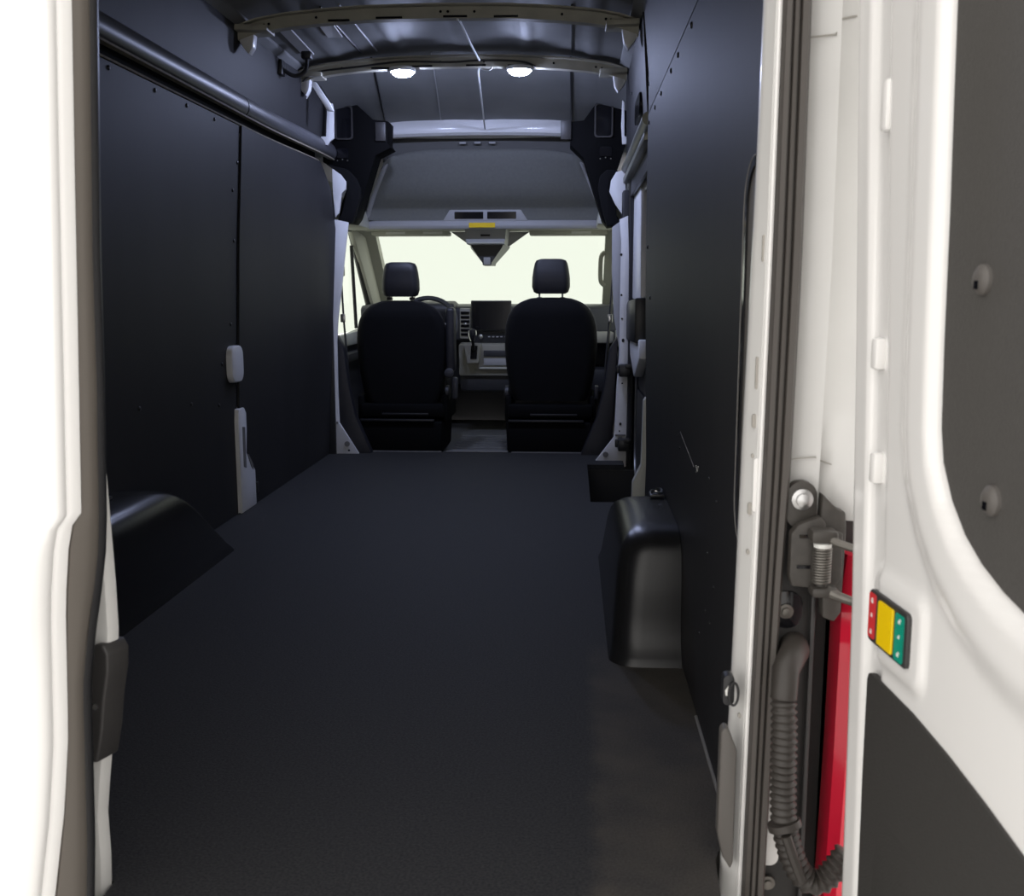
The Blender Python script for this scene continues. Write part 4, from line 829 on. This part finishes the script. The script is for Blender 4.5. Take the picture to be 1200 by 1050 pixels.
sk = MB().loft([[(0.02, nn(z) - crease(z), z), (0.45, nn(z) - crease(z), z), (ue(z) - 0.022, nn(z) - crease(z), z), (ue(z) - 0.008, nn(z) + 0.002 - crease(z) * .7, z), (ue(z) - 0.001, nn(z) + 0.009, z), (ue(z), nn(z) + 0.020, z), (ue(z) - 0.004, nn(z) + 0.026, z), (ue(z) + 0.001, nn(z) + 0.032, z), (ue(z) + 0.001, nn(z) + 0.047, z), (ue(z) - 0.012, nn(z) + 0.052, z), (0.02, nn(z) + 0.056, z)] for z in ZD])
obj('outer_skin', sk, 'white', d2, 60)
zq = [-0.30, 0.0, 0.149, 0.389, 0.46, 0.527, 0.58, 0.633, 0.823, 1.005, 1.347, 2.0]
uq = [0.61, 0.635, 0.647, 0.657, 0.669, 0.684, 0.694, 0.699, 0.709, 0.715, 0.734, 0.765]
def dq(z): return 0.734 - interp(z, zq, uq)
def us(z): return 0.731 - 0.33 * dq(z)
def ns(z): return -0.85 * dq(z)
sl = MB().loft([[(ue(z) - 0.016, nn(z) + 0.050, z), (0.5 * ue(z) + 0.5 * us(z) - 0.001, nn(z) + 0.051, z), (us(z) + 0.004, 0.3 * nn(z) + 0.7 * ns(z) + 0.060, z), (us(z) + 0.004, ns(z) + 0.074, z), (us(z) - 0.001, ns(z) + 0.083, z), (us(z) - 0.02, ns(z) + 0.083, z)] for z in ZD])
obj('edge_seal', sl, 'edgeseal', d2, 60, label='taupe rubber seal along the leading edge')
obj('seal_lip', MB().loft([[(us(z) - 0.018, ns(z) + 0.0825, z), (us(z) - 0.003, ns(z) + 0.0825, z), (us(z) + 0.002, ns(z) + 0.092, z), (us(z) - 0.004, ns(z) + 0.102, z), (us(z) - 0.018, ns(z) + 0.102, z)] for z in ZD]), 'black', d2, 60)
inn = [(0.05, -0.30), (0.605, -0.30), (0.618, -0.05), (0.624, 0.05), (0.623, 0.124), (0.63, 0.17), (0.64, 0.23), (0.662, 0.36), (0.669, 0.439), (0.669, 0.514), (0.666, 0.608), (0.664, 0.675), (0.659, 0.753), (0.655, 0.85), (0.65, 1.88), (0.05, 1.88)]
obj('inner_frame', MB().prism(inn, 'y', 0.105, 0.13, 0.004), 'jamb', d2)
obj('frame_web', MB().prism([(0.05, -0.18), (0.56, -0.18), (0.60, 0.5), (0.62, 1.85), (0.05, 1.85)], 'y', 0.03, 0.105), 'jamb', d2)
lt = obj('latch_cover', MB().prism([(0.58, 0.222), (0.585, 0.30), (0.607, 0.36), (0.630, 0.400), (0.650, 0.420), (0.668, 0.422), (0.678, 0.408), (0.676, 0.38), (0.664, 0.33), (0.656, 0.28), (0.642, 0.225)], 'y', 0.092, 0.140, 0.005, 3), 'bezel', d2, label='dark plastic latch cover on the door edge')
obj('screw', MB().lathe([(0.005, 0), (0.004, 0.004)], (0.648, 0.0925, 0.32), (0.5, -1, 0), 10), 'steel', lt)
